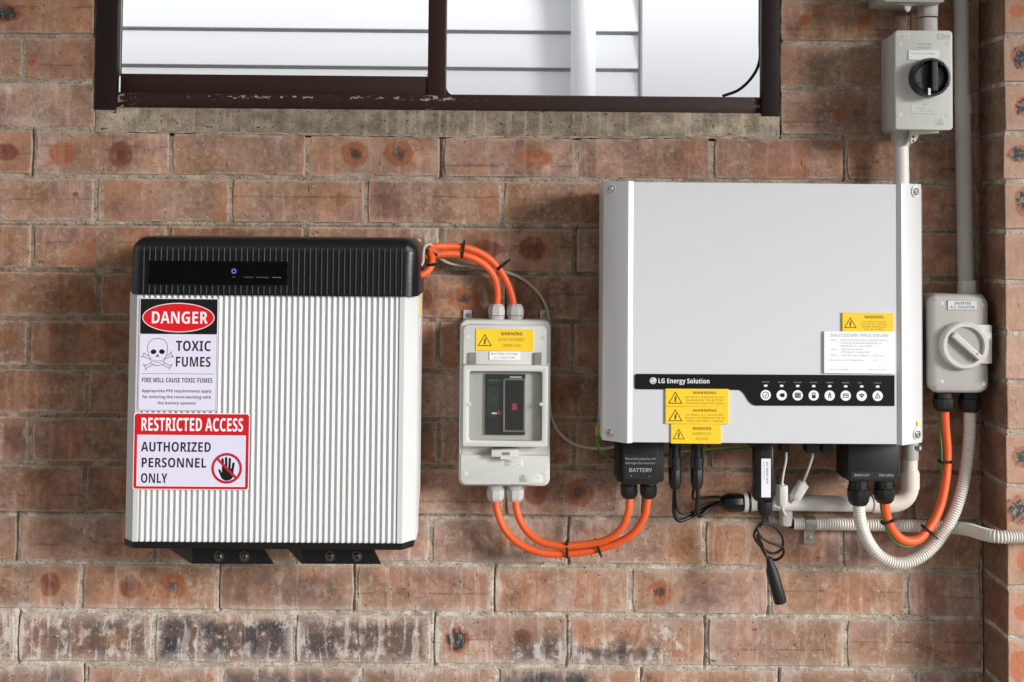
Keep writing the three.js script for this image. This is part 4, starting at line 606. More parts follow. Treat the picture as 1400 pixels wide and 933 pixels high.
  plate(1127, 453.5, 1223.5, 511, IZ + 0.004, print(770, 460, (g, w, h) => {
    g.fillStyle = '#f1f1f3'; g.fillRect(0, 0, w, h); const C = '#6f6f72', T = (t, x, y, wd, hh = 16) => fit(g, t, x, y, wd, hh, { fill: C, bold: false });
    fit(g, 'SHUTDOWN PROCEDURE', 66, 26, 640, 34, { fill: '#7c7c80', bold: false });
    T('STEP 1:', 72, 88, 82); T('TURN OFF THE MAIN SWITCH (INVERTER SUPPLY)', 180, 88, 510); T('LOCATED IN THE MAIN SWITCHBOARD AND THE', 180, 120, 450); T('INVERTER A.C. ISOLATOR', 180, 152, 340); T('STEP 2:', 72, 190, 82); T('TURN OFF THE BATTERY', 180, 190, 250); T('SYSTEM D.C. ISOLATOR', 180, 220, 310); T('STEP 3:', 72, 256, 82); T('TURN OFF THE PV ARRAY D.C. ISOLATOR', 180, 256, 470);
    T('Max. Open Circuit Voltage (Voc)', 60, 308, 370, 14); T('V DC', 530, 308, 46, 14); T('Array Voltage', 60, 410, 200, 14); T('Short Circuit Current', 480, 410, 200, 14); g.fillStyle = '#b5b5b8'; g.fillRect(590, 322, 110, 2); g.fillRect(60, 384, 250, 1);
  }), 'white shutdown procedure plate');
  plate(910, 532, 996.5, 556, IZ + 0.0034, warn(['BATTERY D.C. ISOLATORS DO NOT', 'DE-ENERGISE THE BATTERY', 'SYSTEM AND THE BATTERY CABLING'], 86.5 / 24), 'yellow warning plate, uppermost of three');
  plate(910, 556.3, 996.5, 580, IZ + 0.0034, warn(['PV ARRAY D.C. ISOLATORS', 'DO NOT DE-ENERGISE THE PV', 'ARRAY AND ARRAY CABLING'], 86.5 / 24), 'yellow warning plate, middle of three');
  plate(917.5, 580.3, 986, 607, IZ + 0.003, warn(['HAZARDOUS D.C.', 'VOLTAGE'], 68.5 / 26.7), 'yellow warning plate, narrower and lowest of three');
  { // battery terminal cover below, left
    const z = 0.12, c = part('terminal_cover', slab(R(852, 600, 900, 663, z), 0.05, z, 0.003, 0.002), M.blackSoft, inv, 'black battery terminal cover'), ws = R(843.5, 600, 908, 660, z - 0.016);
    part('cover_wing', slab(ws, 0.05, z - 0.016, 0.006, 0.002), M.blackSoft, c);
    const tr = R(854, 622, 898, 656, z + 0.0006); platePart('print', tr, z - 0.0004, z + 0.0005, print(704, 544, (g, w, h) => { g.fillStyle = '#19191a'; g.fillRect(0, 0, w, h); fit(g, 'Reversed polarity will', 10, 66, 680, 48, { fill: '#9a9c9f', bold: false }); fit(g, 'damage the inverter!', 14, 160, 660, 48, { fill: '#9a9c9f', bold: false }); fit(g, 'BATTERY', 92, 296, 510, 84, { fill: '#b4b5b7', bold: false }); fit(g, '+', 130, 446, 34, 40, { fill: '#c4c5c7' }); g.fillStyle = '#b4b5b7'; g.fillRect(530, 476, 28, 8); }, 0.5), c);
    gland(inv, 860, 662, 681, 0.095, 23.5, M.black, { collar: 0.05 }); gland(inv, 886.5, 662, 681, 0.095, 23.5, M.black, { collar: 0.05 });
  }
  { // mains terminal cover below, right
    const z = 0.118, c = part('terminal_cover', slab(R(1160, 600, 1226, 659, z), 0.05, z, 0.003, 0.002), M.blackSoft, inv, 'black mains terminal cover'); part('cover_wing', slab(R(1152.5, 600, 1231, 655, z - 0.025), 0.05, z - 0.025, 0.004, 0.002), M.blackSoft, c);
    platePart('print', R(1164, 645, 1226, 656, z + 0.0006), z - 0.0004, z + 0.0005, print(620, 110, (g, w, h) => { g.fillStyle = '#19191a'; g.fillRect(0, 0, w, h); fit(g, 'BACK-UP', 44, 36, 206, 32, { fill: '#b4b5b7', bold: false }); fit(g, 'ON-GRID', 380, 36, 206, 32, { fill: '#b4b5b7', bold: false }); }, 0.5), c);
    gland(inv, 1174, 658, 690, 0.098, 31, M.black, { collar: 0.3, sides: 10, hex: 12 }); gland(inv, 1209, 658, 687, 0.098, 29, M.black, { collar: 0.28, sides: 10, hex: 12 });
  }
  for (const [a, b, c] of [[1068, 1081, 619], [1103, 1120, 620], [1125, 1140, 622]]) part('socket', slab(R(a, 600, b, c, 0.1), 0.07, 0.1, 0.003, 0.0015), M.black, inv);
  for (const x of [1030, 1074]) part('foot', slab(R(x - 5, 603, x + 5, 611, 0.12), 0.09, 0.12, 0.001, 0.0008), M.black, inv);
  part('lug', lathe([[0.006, 0], [0.006, 0.006], [0.003, 0.009], [0, 0.009]], 1256, 610, 0.1, [0, -1, 0], 12), M.steel, inv);
}

// ------------------------------------------------------------------ isolators on the right
{
  const iso = thing('mains_isolator', 'grey rotary isolator switch beside the lower half of the brick pier', 'isolator switch', new THREE.Vector3(at(1315, 470, 0.04).x, at(1315, 538, 0.05).y, 0.04)), zf = 0.078;
  { const f = rect(1279, 403.5, 1353, 538, zf), b = rect(1270, 404.5, 1350, 535, 0.03), o = [f.l - 0.0002, f.r + 0.0002];
    const w = f.r - (at(1268.5, 470, 0.03).x), c = (f.r + at(1268.5, 470, 0.03).x) / 2; part('body', slab({ x: c, y: f.y, w, h: f.h }, 0.003, zf - 0.022, 0.005, 0.003, 3), M.boxGrey, iso); part('lid', extr(rrShape(f.w + 0.012, f.h + 0.002, 0.0185), 0.03, 0.0135, 3).translate(f.x - 0.004, f.y, zf - 0.03), M.boxGrey, iso); }
  const P = at(1316.5, 472, zf), r = 32.5 * pxm(zf);
  const hood = part('hood', slab(rect(1316, 444, 1357.5, 498, zf + 0.008), zf - 0.004, zf + 0.008, 0.004, 0.003, 2), M.boxGreyLight, iso);
  const ring = part('switch_ring', lathe([[r * 0.74, -0.006], [r * 0.76, 0.012], [r * 0.8, 0.0145], [r * 0.93, 0.0145], [r, 0.011], [r, -0.004]], P, 0, 0, [0, 0, 1], 48), M.boxGreyLight, iso);
  part('dial', lathe([[r * 0.78, 0.0088], [0, 0.0088]], P, 0, 0, [0, 0, 1], 40), M.pvcGrey, ring);
  const hb = new RoundedBoxGeometry(0.062, 0.0105, 0.016, 3, 0.0025); hb.rotateZ(-0.72); part('handle', hb.translate(P.x + 0.001, P.y - 0.0005, zf + 0.0125), M.boxGreyLight, ring);
  const mk = new THREE.CircleGeometry(0.0021, 3); mk.rotateZ(0.2); part('pointer', extr(new THREE.Shape([[-0.0022, -0.0018], [0.0022, -0.0018], [0, 0.0022]].map((q) => new THREE.Vector2(...q))), 0.0006).translate(at(1335.5, 483.5, zf + 0.017).x, at(1335.5, 483.5, zf + 0.017).y, zf + 0.0202), mat(150, 92, 60, 0.5), ring);
  platePart('name_plate', rect(1296, 411, 1336.5, 424, zf + 0.0015), zf - 0.0002, zf + 0.0015, print(486, 156, (g, w, h) => { g.fillStyle = '#cfcfd1'; g.fillRect(0, 0, w, h); g.strokeStyle = '#77777a'; g.lineWidth = 5; g.strokeRect(2, 2, w - 4, h - 4); fit(g, 'INVERTER', 110, 26, 270, 42, { fill: '#4a4a4d' }); fit(g, 'A.C. ISOLATOR', 44, 88, 400, 42, { fill: '#4a4a4d' }); }), iso);
  for (const [x, y] of [[1288, 415], [1344, 417], [1288, 522], [1345, 525]]) part('screw_cap', lathe([[0, 0.0007], [0.003, 0.0006], [0.0036, 0]], x, y, zf, [0, 0, 1], 16), M.boxGreyLight, iso);
  part('blank_plug', lathe([[0.016, 0], [0.016, 0.003], [0, 0.004]], 1287, 404, 0.042, [0, 1, 0], 24), M.boxGreyLight, iso);
  gland(iso, 1290, 537, 562, 0.045, 28, M.blackSoft, { collar: 0.25, sides: 12 }); gland(iso, 1326, 537, 563, 0.045, 30, M.blackSoft, { collar: 0.25, sides: 12 });
}
{
  const iso = thing('solar_isolator', 'pale grey isolator box with round black rotary knob, right of the window', 'isolator switch', new THREE.Vector3(at(1260, 110, 0.05).x, at(1260, 179, 0.05).y, 0.05)), zf = 0.108;
  const f = rect(1224, 41.5, 1303, 177.5, zf), l = at(1209, 110, 0.02).x;
  { const n = new THREE.Shape(), g = slab({ x: (l + f.r - 0.003) / 2, y: f.y, w: f.r - 0.003 - l, h: f.h - 0.002 }, 0.003, zf - 0.012, 0.006, 0.002, 2), p = g.attributes.position; for (let i = 0; i < p.count; i++) { const t = p.getZ(i) / zf; p.setX(i, p.getX(i) < (l + f.r) / 2 ? lerp(p.getX(i), p.getX(i) + (f.l - l) * 0.85, t) : p.getX(i)); } g.computeVertexNormals(); part('body', toCreasedNormals(g, 0.6), M.boxWhite, iso); }
  part('lid', slab(f, zf - 0.014, zf, 0.006, 0.002, 3), M.boxWhite, iso);
  const P = at(1267.5, 107.5, zf), r = 26.5 * pxm(zf);
  const ring = part('knob_base', lathe([[0, 0.004], [r * 1.03, 0.004], [r * 1.05, 0.002], [r * 1.05, -0.001]], P, 0, 0, [0, 0, 1], 48), M.boxGreyLight, iso);
  const kn = part('knob', lathe([[r, 0.003], [r, 0.022], [r * 0.95, 0.0255], [r * 0.86, 0.026], [r * 0.72, 0.017], [0, 0.016]], P, 0, 0, [0, 0, 1], 48), M.coverBlack, ring);
  part('grip', new RoundedBoxGeometry(0.0115, r * 1.62, 0.014, 3, 0.003).translate(P.x + 0.004, P.y + 0.001, zf + 0.022), M.black, kn); part('mark', slab(rect(1269.5, 120.5, 1273, 130, zf + 0.03), zf + 0.0285, zf + 0.0297, 0.0004, 0.0003), mat(235, 235, 235, 0.5), kn);
  for (const a of [2.2, 0.9, 3.6, 5.8]) part('dimple', lathe([[0.003, 0.001], [0.0022, -0.0004], [0, -0.0006]], new THREE.Vector3(P.x + Math.cos(a) * r * 0.86, P.y + Math.sin(a) * r * 0.86, zf + 0.026), 0, 0, [0, 0, 1], 12), M.coverBlack, kn);
  const T = (R, w, h, draw) => platePart('print', R, zf - 0.0004, zf + 0.0004, print(w, h, (g, a, b) => { g.fillStyle = '#cccdc8'; g.fillRect(0, 0, a, b); draw(g, a, b); }, 0.42), iso);
  T(rect(1227, 45, 1244, 53.5, zf), 340, 170, (g) => { fit(g, 'V1', 140, 8, 60, 34, { fill: '#9a9a98', bold: false }); fit(g, 'ZONE AF', 40, 76, 240, 56, { fill: '#88888a', bold: false }); });
  T(rect(1282, 46, 1300, 54, zf), 360, 160, (g) => { g.strokeStyle = '#8f8f8d'; g.lineWidth = 8; g.strokeRect(14, 24, 130, 110); fit(g, 'IP66', 160, 50, 180, 60, { fill: '#8f8f8d', bold: false }); });
  T(rect(1251, 58, 1276, 68.5, zf), 400, 168, (g) => { fit(g, 'SWITCH', 50, 20, 290, 44, { fill: '#808080' }); fit(g, 'POSITION', 40, 96, 310, 44, { fill: '#8a8a8a' }); });
  T(rect(1246, 142, 1284, 159, zf), 608, 272, (g) => { fit(g, 'PV ARRAY', 110, 84, 190, 34, { fill: '#929290', bold: false }); fit(g, 'D.C. ISOLATOR', 60, 144, 410, 34, { fill: '#929290', bold: false }); fit(g, 'DISCONNECTOR', 20, 204, 500, 34, { fill: '#8a8a88', bold: false }); fit(g, 'OFF 0', 240, 10, 110, 28, { fill: '#666', bold: false }); });
  T(rect(1280, 161, 1292, 172, zf), 240, 220, (g) => { g.strokeStyle = '#777'; g.lineWidth = 12; g.beginPath(); g.moveTo(120, 40); g.lineTo(200, 180); g.lineTo(40, 180); g.closePath(); g.stroke(); g.beginPath(); g.arc(120, 140, 24, 0.6, 5.6); g.stroke(); });
  T(rect(1292.5, 93, 1299, 118, zf), 130, 500, (g) => { fit(g, 'O', 40, 20, 50, 50, { fill: '#8a8a88', bold: false }); fit(g, 'I', 50, 230, 14, 60, { fill: '#8a8a88', bold: false }); fit(g, 'ON', 20, 400, 90, 50, { fill: '#77777a' }); });
  platePart('name_sticker', rect(1242.5, 69, 1284, 82, zf + 0.002), zf - 0.0002, zf + 0.0018, print(500, 156, (g, w, h) => { g.fillStyle = '#f0f1f4'; g.fillRect(0, 0, w, h); fit(g, 'PV Array Dc Isolator', 26, 34, 420, 30, { fill: '#5a5a60', bold: false }); fit(g, '1', 30, 100, 12, 26, { fill: '#444' }); fit(g, '1', 240, 100, 12, 26, { fill: '#777' }); }), iso);
  for (const [x, y] of [[1231, 60], [1296, 60], [1231, 157], [1296, 158]]) part('screw_cap', lathe([[0, 0.0006], [0.0034, 0.0005], [0.004, 0]], x, y, zf, [0, 0, 1], 16), M.boxWhite, iso);
  const k = pxm(0.045), cl = part('conduit_adapter', lathe([[0, 0.004], [12.6 * k, 0.004], [12.6 * k, -15 * k], [12 * k, -21 * k], [9 * k, -21 * k]], 1231.5, 179, 0.045, [0, 1, 0], 28), M.pvcGreyLight, iso);
  part('locking_lever', extr(new THREE.Shape([[1244, 178], [1284, 178], [1283, 182], [1262, 183.5], [1257, 184], [1252, 193], [1246, 197], [1244, 194]].map(([x, y]) => { const q = at(x, y, 0.07); return new THREE.Vector2(q.x, q.y); })), 0.007, 0.001, 1).translate(0, 0, 0.066), M.lever, iso);
  for (const [x, y] of [[1249, 187], [1249, 193]]) part('lever_hole', lathe([[0, 0.0006], [0.0017, 0.0006], [0.002, 0]], x, y, 0.073, [0, 0, 1], 12), M.blackSoft, iso);
}
{ // the box above, of which only its lower edge is in the frame
  const f = rect(1207, -130, 1292, 3, 0.09), b = thing('upper_isolator', 'grey isolator box cut off by the top edge above the conduit couplings', 'isolator switch', new THREE.Vector3(f.x, f.b, 0.045));
  part('body', slab(f, 0.003, 0.09, 0.006, 0.003, 2), M.boxGrey, b); const s = [[1220, 2], [1256, 2], [1254, 6], [1246, 8], [1244, 15], [1240, 17], [1237, 12], [1236, 7], [1222, 5]];
  part('locking_lever', extr(new THREE.Shape(s.map(([x, y]) => { const q = at(x, y, 0.07); return new THREE.Vector2(q.x, q.y); })), 0.007, 0.001, 1).translate(0, 0, 0.066), M.lever, b);
  const k = pxm(0.05); part('conduit_adapter', lathe([[0, 0.004], [13.4 * k, 0.004], [13.4 * k, -19.5 * k], [12.6 * k, -20.5 * k], [12.6 * k, -22 * k]], 1269, 2, 0.05, [0, 1, 0], 32), M.pvcGreyLight, b);
  part('lever_pin', lathe([[0, 0.003], [0.003, 0.003], [0.003, 0]], 1256, 2, 0.078, [0, 0, 1], 12), M.pvcGreyLight, b);
  const c = thing('conduit_coupling', 'short grey conduit coupling joining the upper box to the isolator with black knob', 'coupling', at(1269, 44, 0.05)); part('sleeve', lathe([[0, 0], [12.9 * k, 0], [12.9 * k, 18.5 * k], [12 * k, 19.6 * k], [0, 19.6 * k]], 1269, 44.5, 0.05, [0, 1, 0], 32), M.pvcGreyLight, c);
}

// ------------------------------------------------------------------ conduits and pipes
{
  const straight = (x0, y0, x1, y1, z, r) => { const a = at(x0, y0, z), b = at(x1, y1, z); return capped(new THREE.TubeGeometry(new THREE.LineCurve3(a, b), 1, r, 28), new THREE.LineCurve3(a, b), r); };
  const v = thing('grey_conduit', 'long grey vertical conduit running down from the top beside the brick pier', 'conduit', at(1322, 403, 0.04)), k = pxm(0.035);
  part('pipe', straight(1313.5, -60, 1316, 132, 0.035, 9.6 * k), M.pvcGrey, v); part('pipe', straight(1316.5, 131, 1321, 395, 0.035, 10.6 * k), M.pvcGrey, v);
  part('coupling', straight(1316.3, 131, 1318.2, 156, 0.035, 11.2 * k), M.pvcGrey, v); part('adapter', lathe([[10.7 * k, 22 * k], [12 * k, 21.4 * k], [12.6 * k, 8 * k], [12.9 * k, 0]], 1322.5, 405, 0.036, [0, 1, 0], 28), M.pvcGreyLight, v);
  const u = thing('white_conduit', 'white vertical conduit between the black knob isolator and the top of the inverter', 'conduit', at(1234, 300, 0.045)); part('pipe', straight(1232, 190, 1235.5, 400, 0.045, 10.2 * pxm(0.045)), M.pvcWhite, u);
  // white pipe with elbow behind the cables under the inverter
  const w = thing('elbow_pipe', 'cream plastic pipe with elbow under the inverter, behind the cables', 'pipe', at(1140, 700, 0.035)), z = 0.036, q = pxm(z), r = 10.6 * q;
  part('pipe', straight(1030, 687.5, 1205, 689.5, z, r), M.pvcWhite, w); part('pipe', straight(1244.5, 590, 1244.5, 655, z, r * 0.94), M.pvcCream, w);
  const el = new THREE.CurvePath(); el.add(new THREE.LineCurve3(at(1196, 689.5, z), at(1212, 689.7, z))); el.add(new THREE.QuadraticBezierCurve3(at(1212, 689.7, z), at(1244.5, 690, z), at(1244.8, 662, z))); el.add(new THREE.LineCurve3(at(1244.8, 662, z), at(1244.6, 643, z)));
  part('elbow', capped(new THREE.TubeGeometry(el, 60, r * 1.1, 28), el, r * 1.1), M.pvcCream, w); part('socket_rim', straight(1244.6, 646, 1244.6, 668, z, r * 1.18), M.pvcCream, w); part('socket_rim', straight(1193, 689.4, 1203, 689.6, z, r * 1.14), M.pvcCream, w); part('collar', straight(1244.5, 604, 1244.5, 628, z, r * 1.06), M.pvcGrey, w);
  const hg = thing('pipe_gland', 'black cable gland with grey nut on the left end of the white pipe', 'gland', at(1006, 702, 0.036)); const gk = pxm(0.036);
  part('gland_body', lathe([[6 * gk, 46 * gk], [10 * gk, 42 * gk], [12.5 * gk, 36 * gk], [12.5 * gk, 20 * gk], [11 * gk, 17 * gk], [11 * gk, 14 * gk]], 1032, 687.6, 0.036, [-1, 0, 0], 10), M.black, hg); part('gland_nut', lathe([[10.5 * gk, 16 * gk], [13 * gk, 15.4 * gk], [13 * gk, 10 * gk], [11.8 * gk, 9.4 * gk], [11.8 * gk, 0]], 1032, 687.6, 0.036, [-1, 0, 0], 24), M.pvcGreyLight, hg); part('seal_ring', lathe([[12 * gk, 9.6 * gk], [13.3 * gk, 9.3 * gk], [13.3 * gk, 6.6 * gk], [12 * gk, 6.2 * gk]], 1032, 687.6, 0.036, [-1, 0, 0], 24), M.black, hg);
  // corrugated conduits
  solo('corrugated_conduit', corrugated([[1084, 716, 0.026], [1150, 717, 0.02], [1230, 719, 0.02], [1285, 720.5, 0.028], [1322, 724, 0.062], [1345, 730.5, 0.105], [1362, 734, 0.124], [1400, 734, 0.128], [1470, 733, 0.128], [1640, 732, 0.126]], 0.0112), M.corr, 'long horizontal corrugated conduit passing round the brick pier', 'conduit');
  solo('corrugated_conduit', corrugated([[1174, 676, 0.098], [1174.5, 696, 0.098], [1178, 718, 0.098], [1188, 742, 0.096], [1205, 762, 0.094], [1230, 771, 0.09], [1258, 762, 0.082], [1283, 739, 0.072], [1303, 706, 0.06], [1316, 668, 0.052], [1323, 626, 0.047], [1326, 590, 0.045], [1326, 556, 0.045]], 0.0108), M.corr, 'white corrugated conduit hanging in a deep loop below the mains terminal cover', 'conduit');
  const s = thing('conduit_saddle', 'galvanised half saddle clip holding the horizontal corrugated conduit', 'clip', at(1107, 744, 0.01)); const c = at(1107, 716.5, 0.024), sh = new THREE.Shape(); sh.absarc(0, 0, 0.0134, -0.5, Math.PI + 0.9, false); sh.absarc(0, 0, 0.0119, Math.PI + 0.9, -0.5, true);
  const sg = extr(sh, 0.018, 0.0003, 1, 16); sg.rotateY(Math.PI / 2); sg.translate(c.x - 0.009, c.y, c.z); part('strap', sg, M.zinc, s); const tab = rect(1099.5, 722, 1114.5, 744.5, 0.008); part('tab', slab(tab, 0.004, 0.006, 0.003, 0.0006), M.zinc, s); part('screw', lathe([[0, 0.003], [0.0022, 0.003], [0.0042, 0.0012], [0.0042, 0]], 1107, 736, 0.006, [0, 0, 1], 14), M.steel, s);
  const e = thing('conduit_end', 'grey end fitting with screwed saddle at the left end of the corrugated conduit', 'fitting', at(1070, 718, 0.02)); part('sleeve', [lathe([[0, 0], [0.0112, 0], [0.0118, 0.004], [0.0118, 0.026], [0.008, 0.031], [0, 0.031]], 1074.5, 718, 0.026, [0, 1, 0], 24)], M.pvcGreyLight, e); part('plate', slab(rect(1051, 696, 1068, 716.5, 0.012), 0.003, 0.012, 0.003, 0.001), M.zinc, e); part('screw', lathe([[0, 0.003], [0.0024, 0.003], [0.0046, 0.0012], [0.0046, 0]], 1060, 710, 0.012, [0, 0, 1], 14), M.steel, e); part('mouth', lathe([[0.0085, 0], [0.0085, 0.006], [0.0065, 0.006]], 1080, 716, 0.026, [1, 0, 0], 20), M.blackSoft, e);
}

// ------------------------------------------------------------------ cables
{
  const O = (pts, label) => solo('orange_conduit', tube(pts, 0.0062, 110, 18), M.orange, label, 'cable');
  O([[555, 378, 0.1], [568, 377, 0.108], [580, 374.5, 0.106], [589, 365, 0.1], [590.5, 354, 0.092], [587.5, 344, 0.082], [592, 338, 0.07], [604, 337, 0.058], [622, 337, 0.05], [640, 339.5, 0.046], [662, 349, 0.04], [680, 365, 0.034], [692, 384, 0.03], [699, 402, 0.03], [703.5, 424, 0.03]], 'orange conduit bending out of the battery flank, outer of the upper pair');
  O([[560, 352, 0.06], [585, 349.5, 0.06], [604, 347.5, 0.056], [625, 347.5, 0.05], [644, 352, 0.046], [662, 362, 0.04], [675, 378, 0.034], [680, 398, 0.03], [679, 424, 0.03]], 'orange conduit, inner and lower of the pair above the middle isolator');
  O([[677.5, 674, 0.045], [679.5, 698, 0.047], [690, 724, 0.052], [710, 744, 0.058], [740, 756, 0.064], [776, 757.5, 0.068], [812, 752.5, 0.075], [846, 742, 0.083], [868, 727, 0.09], [882, 704, 0.094], [886, 674, 0.095]], 'orange conduit, outer and lower of the pair hanging from the middle isolator');
  O([[704, 674, 0.045], [706.5, 698, 0.047], [716, 721, 0.054], [735, 739, 0.062], [766, 746.5, 0.07], [800, 745, 0.077], [830, 738, 0.086], [850, 722, 0.093], [859, 700, 0.096], [861, 674, 0.095]], 'orange conduit, inner and upper of the pair hanging from the middle isolator');
  solo('orange_conduit', tube([[1209.5, 676, 0.098], [1211.5, 700, 0.098], [1219, 722, 0.096], [1234, 738, 0.09], [1253, 739, 0.082], [1271, 722, 0.073], [1285, 694, 0.063], [1293, 658, 0.055], [1295.5, 620, 0.048], [1293, 585, 0.045], [1291.5, 556, 0.045]], 0.0078, 110, 18), M.orange, 'thick orange cable looping up to the grey rotary isolator', 'cable');
  const C = (pts, r, m, label, seg = 100) => solo('cable', tube(pts, r, seg, 10), m, label, 'cable');
  C([[562, 369, 0.1], [572, 366, 0.108], [577.5, 360, 0.106], [578.5, 347, 0.1], [580.5, 337.5, 0.092], [587, 334, 0.084], [592, 338.5, 0.072], [596, 348, 0.056], [615, 360, 0.03], [660, 366, 0.012], [700, 375, 0.008], [722, 387, 0.008], [740, 406, 0.008], [749, 428, 0.009], [750, 470, 0.01], [750, 530, 0.01], [754, 570, 0.011], [765, 592, 0.012], [785, 607, 0.014], [812, 613, 0.018], [835, 612, 0.03], [850, 606, 0.045]], 0.0027, M.wireGrey, 'thin pale data cable running from battery behind the middle isolator to the inverter', 220);
  M.earth = new THREE.MeshPhysicalMaterial({ roughness: 0.45, map: (() => { const t = canvasTex(64, 64, (g) => { g.fillStyle = '#2f6d33'; g.fillRect(0, 0, 64, 64); g.fillStyle = '#c9bd2b'; g.fillRect(0, 36, 64, 20); }); t.wrapS = t.wrapT = THREE.RepeatWrapping; return t; })() });
  { const t = thing('earth_wire', 'green and yellow earth wire with crimped lug at lower left corner of the inverter', 'cable', at(850, 625, 0.06)); part('wire', tube([[817, 596, 0.09], [816.5, 608, 0.09], [822, 617, 0.086], [836, 625, 0.075], [860, 628, 0.05], [890, 626, 0.045], [915, 622, 0.05], [940, 618, 0.055], [975, 614.5, 0.06], [1010, 612.5, 0.06], [1034, 612, 0.06], [1042, 622, 0.055]], 0.0027, 140, 12), M.earth, t); part('lug', slab(rect(814, 582, 819.5, 596, 0.092), 0.087, 0.092, 0.0015, 0.0008), mat(170, 142, 62, 0.5), t); part('lug_eye', slab(rect(817, 572, 822, 583, 0.092), 0.088, 0.091, 0.001, 0.0005), M.zinc, t); }
  // solar plugs and their leads
  const plug = (x, yb, tail, label) => {
    const z = 0.09, k = pxm(z), t = thing('solar_plug', label, 'plug', at(x, yb, z), 'black solar plugs under the inverter');
    const b = part('plug_body', lathe([[8 * k, 0], [8 * k, 20 * k], [9 * k, 21 * k], [9 * k, 37 * k], [8 * k, 38 * k]], x, 604, z, [0, -1, 0], 20), M.black, t); part('plug_nut', lathe([[8.6 * k, 37 * k], [8.9 * k, 38 * k], [8.6 * k, 56 * k], [6 * k, 63 * k], [4 * k, 64 * k]], x, 604, z, [0, -1, 0], 9), M.blackSoft, t);
    for (const s of [-1, 1]) part('latch', slab(rect(x + s * 6 - 2, 612, x + s * 6 + 2, 640, z + 0.009), z + 0.006, z + 0.0092, 0.001, 0.0006), M.black, b); part('lead', tube(tail, 0.0036, 80, 10), M.blackSoft, t);
  };
  plug(923, 712, [[923, 660, 0.09], [922, 685, 0.088], [922, 702, 0.084], [928, 712, 0.078], [940, 709, 0.07], [958, 699, 0.056], [978, 691, 0.042], [1000, 688, 0.036]], 'black solar plug nearer the battery terminal cover, lead hooked to the right');
  plug(953, 706, [[953.5, 660, 0.09], [954, 680, 0.086], [953, 699, 0.08], [957, 706, 0.07], [968, 697, 0.058], [984, 688, 0.042], [1000, 686, 0.036]], 'black solar plug to the right of its twin, straight lead');
  C([[924, 655, 0.096], [925, 690, 0.092], [930, 702, 0.086], [944, 702, 0.074], [966, 690, 0.05], [1000, 685, 0.036]], 0.0022, M.blackSoft, 'thin black wire beside the hooked solar lead', 60);
  C([[950, 660, 0.086], [948, 682, 0.07], [962, 681, 0.05], [985, 680, 0.036], [1000, 684, 0.034]], 0.0024, M.blackSoft, 'thin black wire bending early towards the black gland', 60);
  // monitoring stick with its tangled lead
  { const z = 0.115, t = thing('monitor_stick', 'black communication stick with white label plugged in under the inverter', 'dongle', at(1045, 705, 0.1)); part('stick_body', slab(rect(1032, 606, 1058.5, 686, z), z - 0.026, z, 0.005, 0.0035, 3), M.black, t);
    part('cap', lathe([[0.0125, 0], [0.0128, 0.014], [0.009, 0.024], [0.004, 0.025]], 1046, 685, z - 0.013, [0, -1, 0], 16), M.blackSoft, t);
    platePart('label', rect(1041, 627.5, 1054, 680.5, z + 0.0006), z - 0.0004, z + 0.0005, print(130, 530, (g, w, h) => { g.fillStyle = '#e6e6ec'; g.fillRect(0, 0, w, h); g.save(); g.translate(w / 2, h / 2); g.rotate(Math.PI / 2); fit(g, 'ES WIFI KIT', -220, -30, 300, 28, { fill: '#5a5a68' }); fit(g, 'SN 90070', -220, 16, 240, 20, { fill: '#7a7a88', bold: false }); g.restore(); }), t);
    part('label_ridge', slab(rect(1040, 616, 1052, 624, z + 0.001), z - 0.001, z + 0.001, 0.001, 0.0006), M.blackSoft, t); }
  C([[1045, 700, 0.1], [1042, 716, 0.098], [1034, 724, 0.09], [1031.5, 734, 0.08], [1041, 748, 0.075], [1057, 757, 0.07], [1068, 752, 0.07], [1071, 741, 0.072], [1066, 728, 0.078], [1055, 718, 0.086], [1043, 716, 0.092], [1036, 722, 0.096], [1040, 733, 0.1], [1052, 742, 0.1], [1064, 746, 0.098], [1071, 750, 0.092], [1070, 760, 0.086], [1060, 766, 0.08], [1048, 760, 0.076], [1040, 746, 0.076], [1036, 732, 0.08], [1040, 740, 0.086], [1047, 757, 0.09], [1052, 772, 0.09]], 0.0023, M.blackSoft, 'black lead tangled in loops below the communication stick', 320);
  { const z = 0.09, k = pxm(z), a = at(1051.5, 764, z), b = at(1067, 822, z), ax = b.clone().sub(a).normalize().toArray(); solo('cable_end_plug', [lathe([[0, 0], [4 * k, 0], [4.6 * k, 5 * k], [7.6 * k, 17 * k], [8, 18].map((q) => q * k), [8.8 * k, 58 * k], [8.2 * k, 61 * k], [0, 61.5 * k]], a, 0, 0, ax, 24)], M.blackSoft, 'black tubular plug hanging tilted at the end of the tangled lead', 'plug'); }
  // grey data leads with ferrite beads
  const bead = (x0, y0, x1, y1, z, label) => { const a = at(x0, y0, z), b = at(x1, y1, z), L = a.distanceTo(b), r = 8.4 * pxm(z); return solo('ferrite_bead', lathe([[0, -0.002], [0.004, -0.002], [0.0045, 0], [r * 0.9, 0.0005], [r, 0.003], [r, L - 0.004], [r * 0.85, L], [0, L]], a, 0, 0, b.clone().sub(a).normalize().toArray(), 22), M.boxGreyLight, label, 'ferrite bead'); };
  C([[1075, 612, 0.085], [1074.5, 630, 0.082], [1071, 648, 0.076], [1069, 664, 0.07]], 0.0023, M.wireWhite, 'pale data lead from the inverter to the upright ferrite bead', 40);
  bead(1069, 663, 1069, 692, 0.068, 'pale grey ferrite bead hanging upright right of the communication stick');
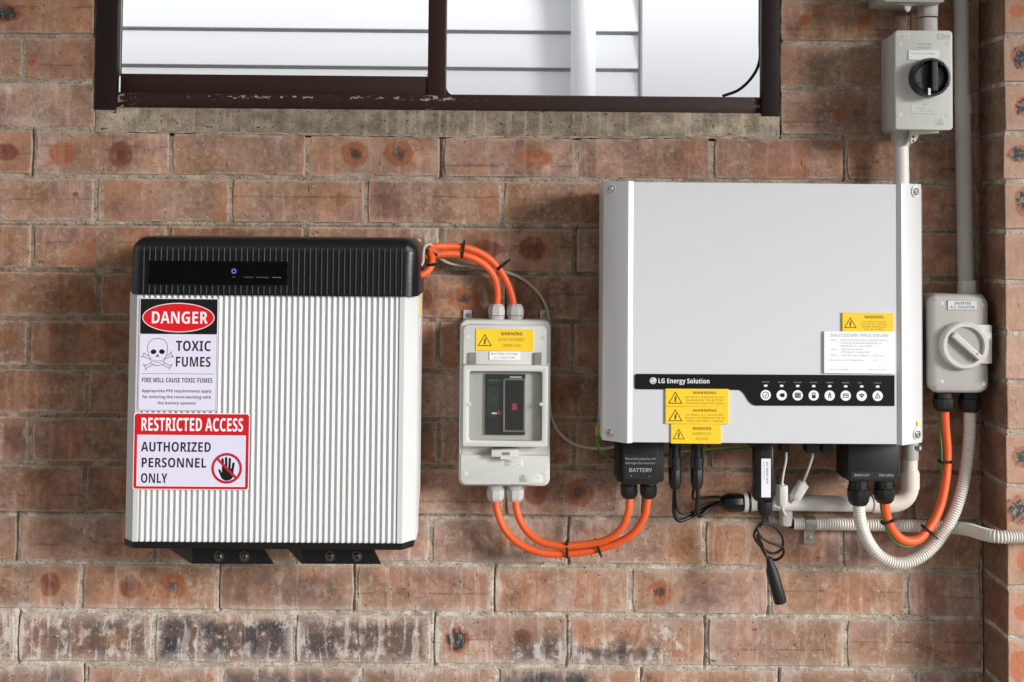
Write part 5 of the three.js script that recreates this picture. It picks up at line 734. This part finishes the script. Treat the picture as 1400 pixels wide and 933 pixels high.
  C([[1069, 690, 0.066], [1070.5, 698, 0.05], [1074, 705, 0.035]], 0.0023, M.wireWhite, 'short pale lead between upright bead and conduit end fitting', 20);
  C([[1112, 612, 0.085], [1111, 624, 0.082], [1106, 640, 0.076], [1100, 656, 0.066], [1098, 662, 0.064]], 0.0023, M.wireWhite, 'pale data lead slanting down to the tilted ferrite bead', 40);
  bead(1099.5, 660, 1086, 682, 0.062, 'pale grey ferrite bead hanging tilted over the white pipe');
  C([[1087, 680, 0.06], [1081, 690, 0.045], [1076, 703, 0.032]], 0.0023, M.wireWhite, 'short pale lead from tilted bead into conduit end fitting', 20);
  // green wire along the thick orange cable
  const G = mat(52, 108, 40, 0.45);
  C([[1203.5, 676, 0.098], [1206, 700, 0.1], [1212, 723, 0.098], [1224, 741, 0.092], [1240, 748, 0.086], [1256, 742, 0.076], [1270, 713, 0.068], [1281, 688, 0.06], [1287, 656, 0.054], [1287.5, 620, 0.05], [1285.5, 585, 0.045], [1285, 556, 0.045]], 0.0021, G, 'thin green wire following the thick orange cable', 110);
  // ties
  tie(591, 346, 0.08, 0.019, 155, 0.018, 'black cable tie where the orange conduit leaves the white cable by the battery');
  tie(590.5, 362, 0.099, 0.0165, 10, 0.0165, 'black cable tie on the upright bend of orange conduit beside the battery');
  tie(633, 342.5, 0.048, 0.0275, 82, 0.018, 'black cable tie on the level stretch of the upper orange pair');
  tie(687, 363, 0.034, 0.026, 40, 0.018, 'black cable tie on the falling stretch of the upper orange pair');
  tie(775, 752, 0.069, 0.0285, 91, 0.018, 'black cable tie, left one on the hanging orange pair');
  tie(817, 747, 0.077, 0.026, -70, 0.018, 'black cable tie, right one with loose tail on the hanging orange pair');
  tie(1212.5, 713, 0.097, 0.021, 20, 0.02, 'black cable tie on the thick orange cable just under its gland');
  tie(1267, 724, 0.074, 0.0215, -40, 0.02, 'black cable tie low on the rising side of the thick orange cable', 0.012);
  tie(1292, 631, 0.049, 0.024, 2, 0.02, 'black cable tie high on the thick orange cable below the rotary isolator');
}
renderer.render(scene, camera);
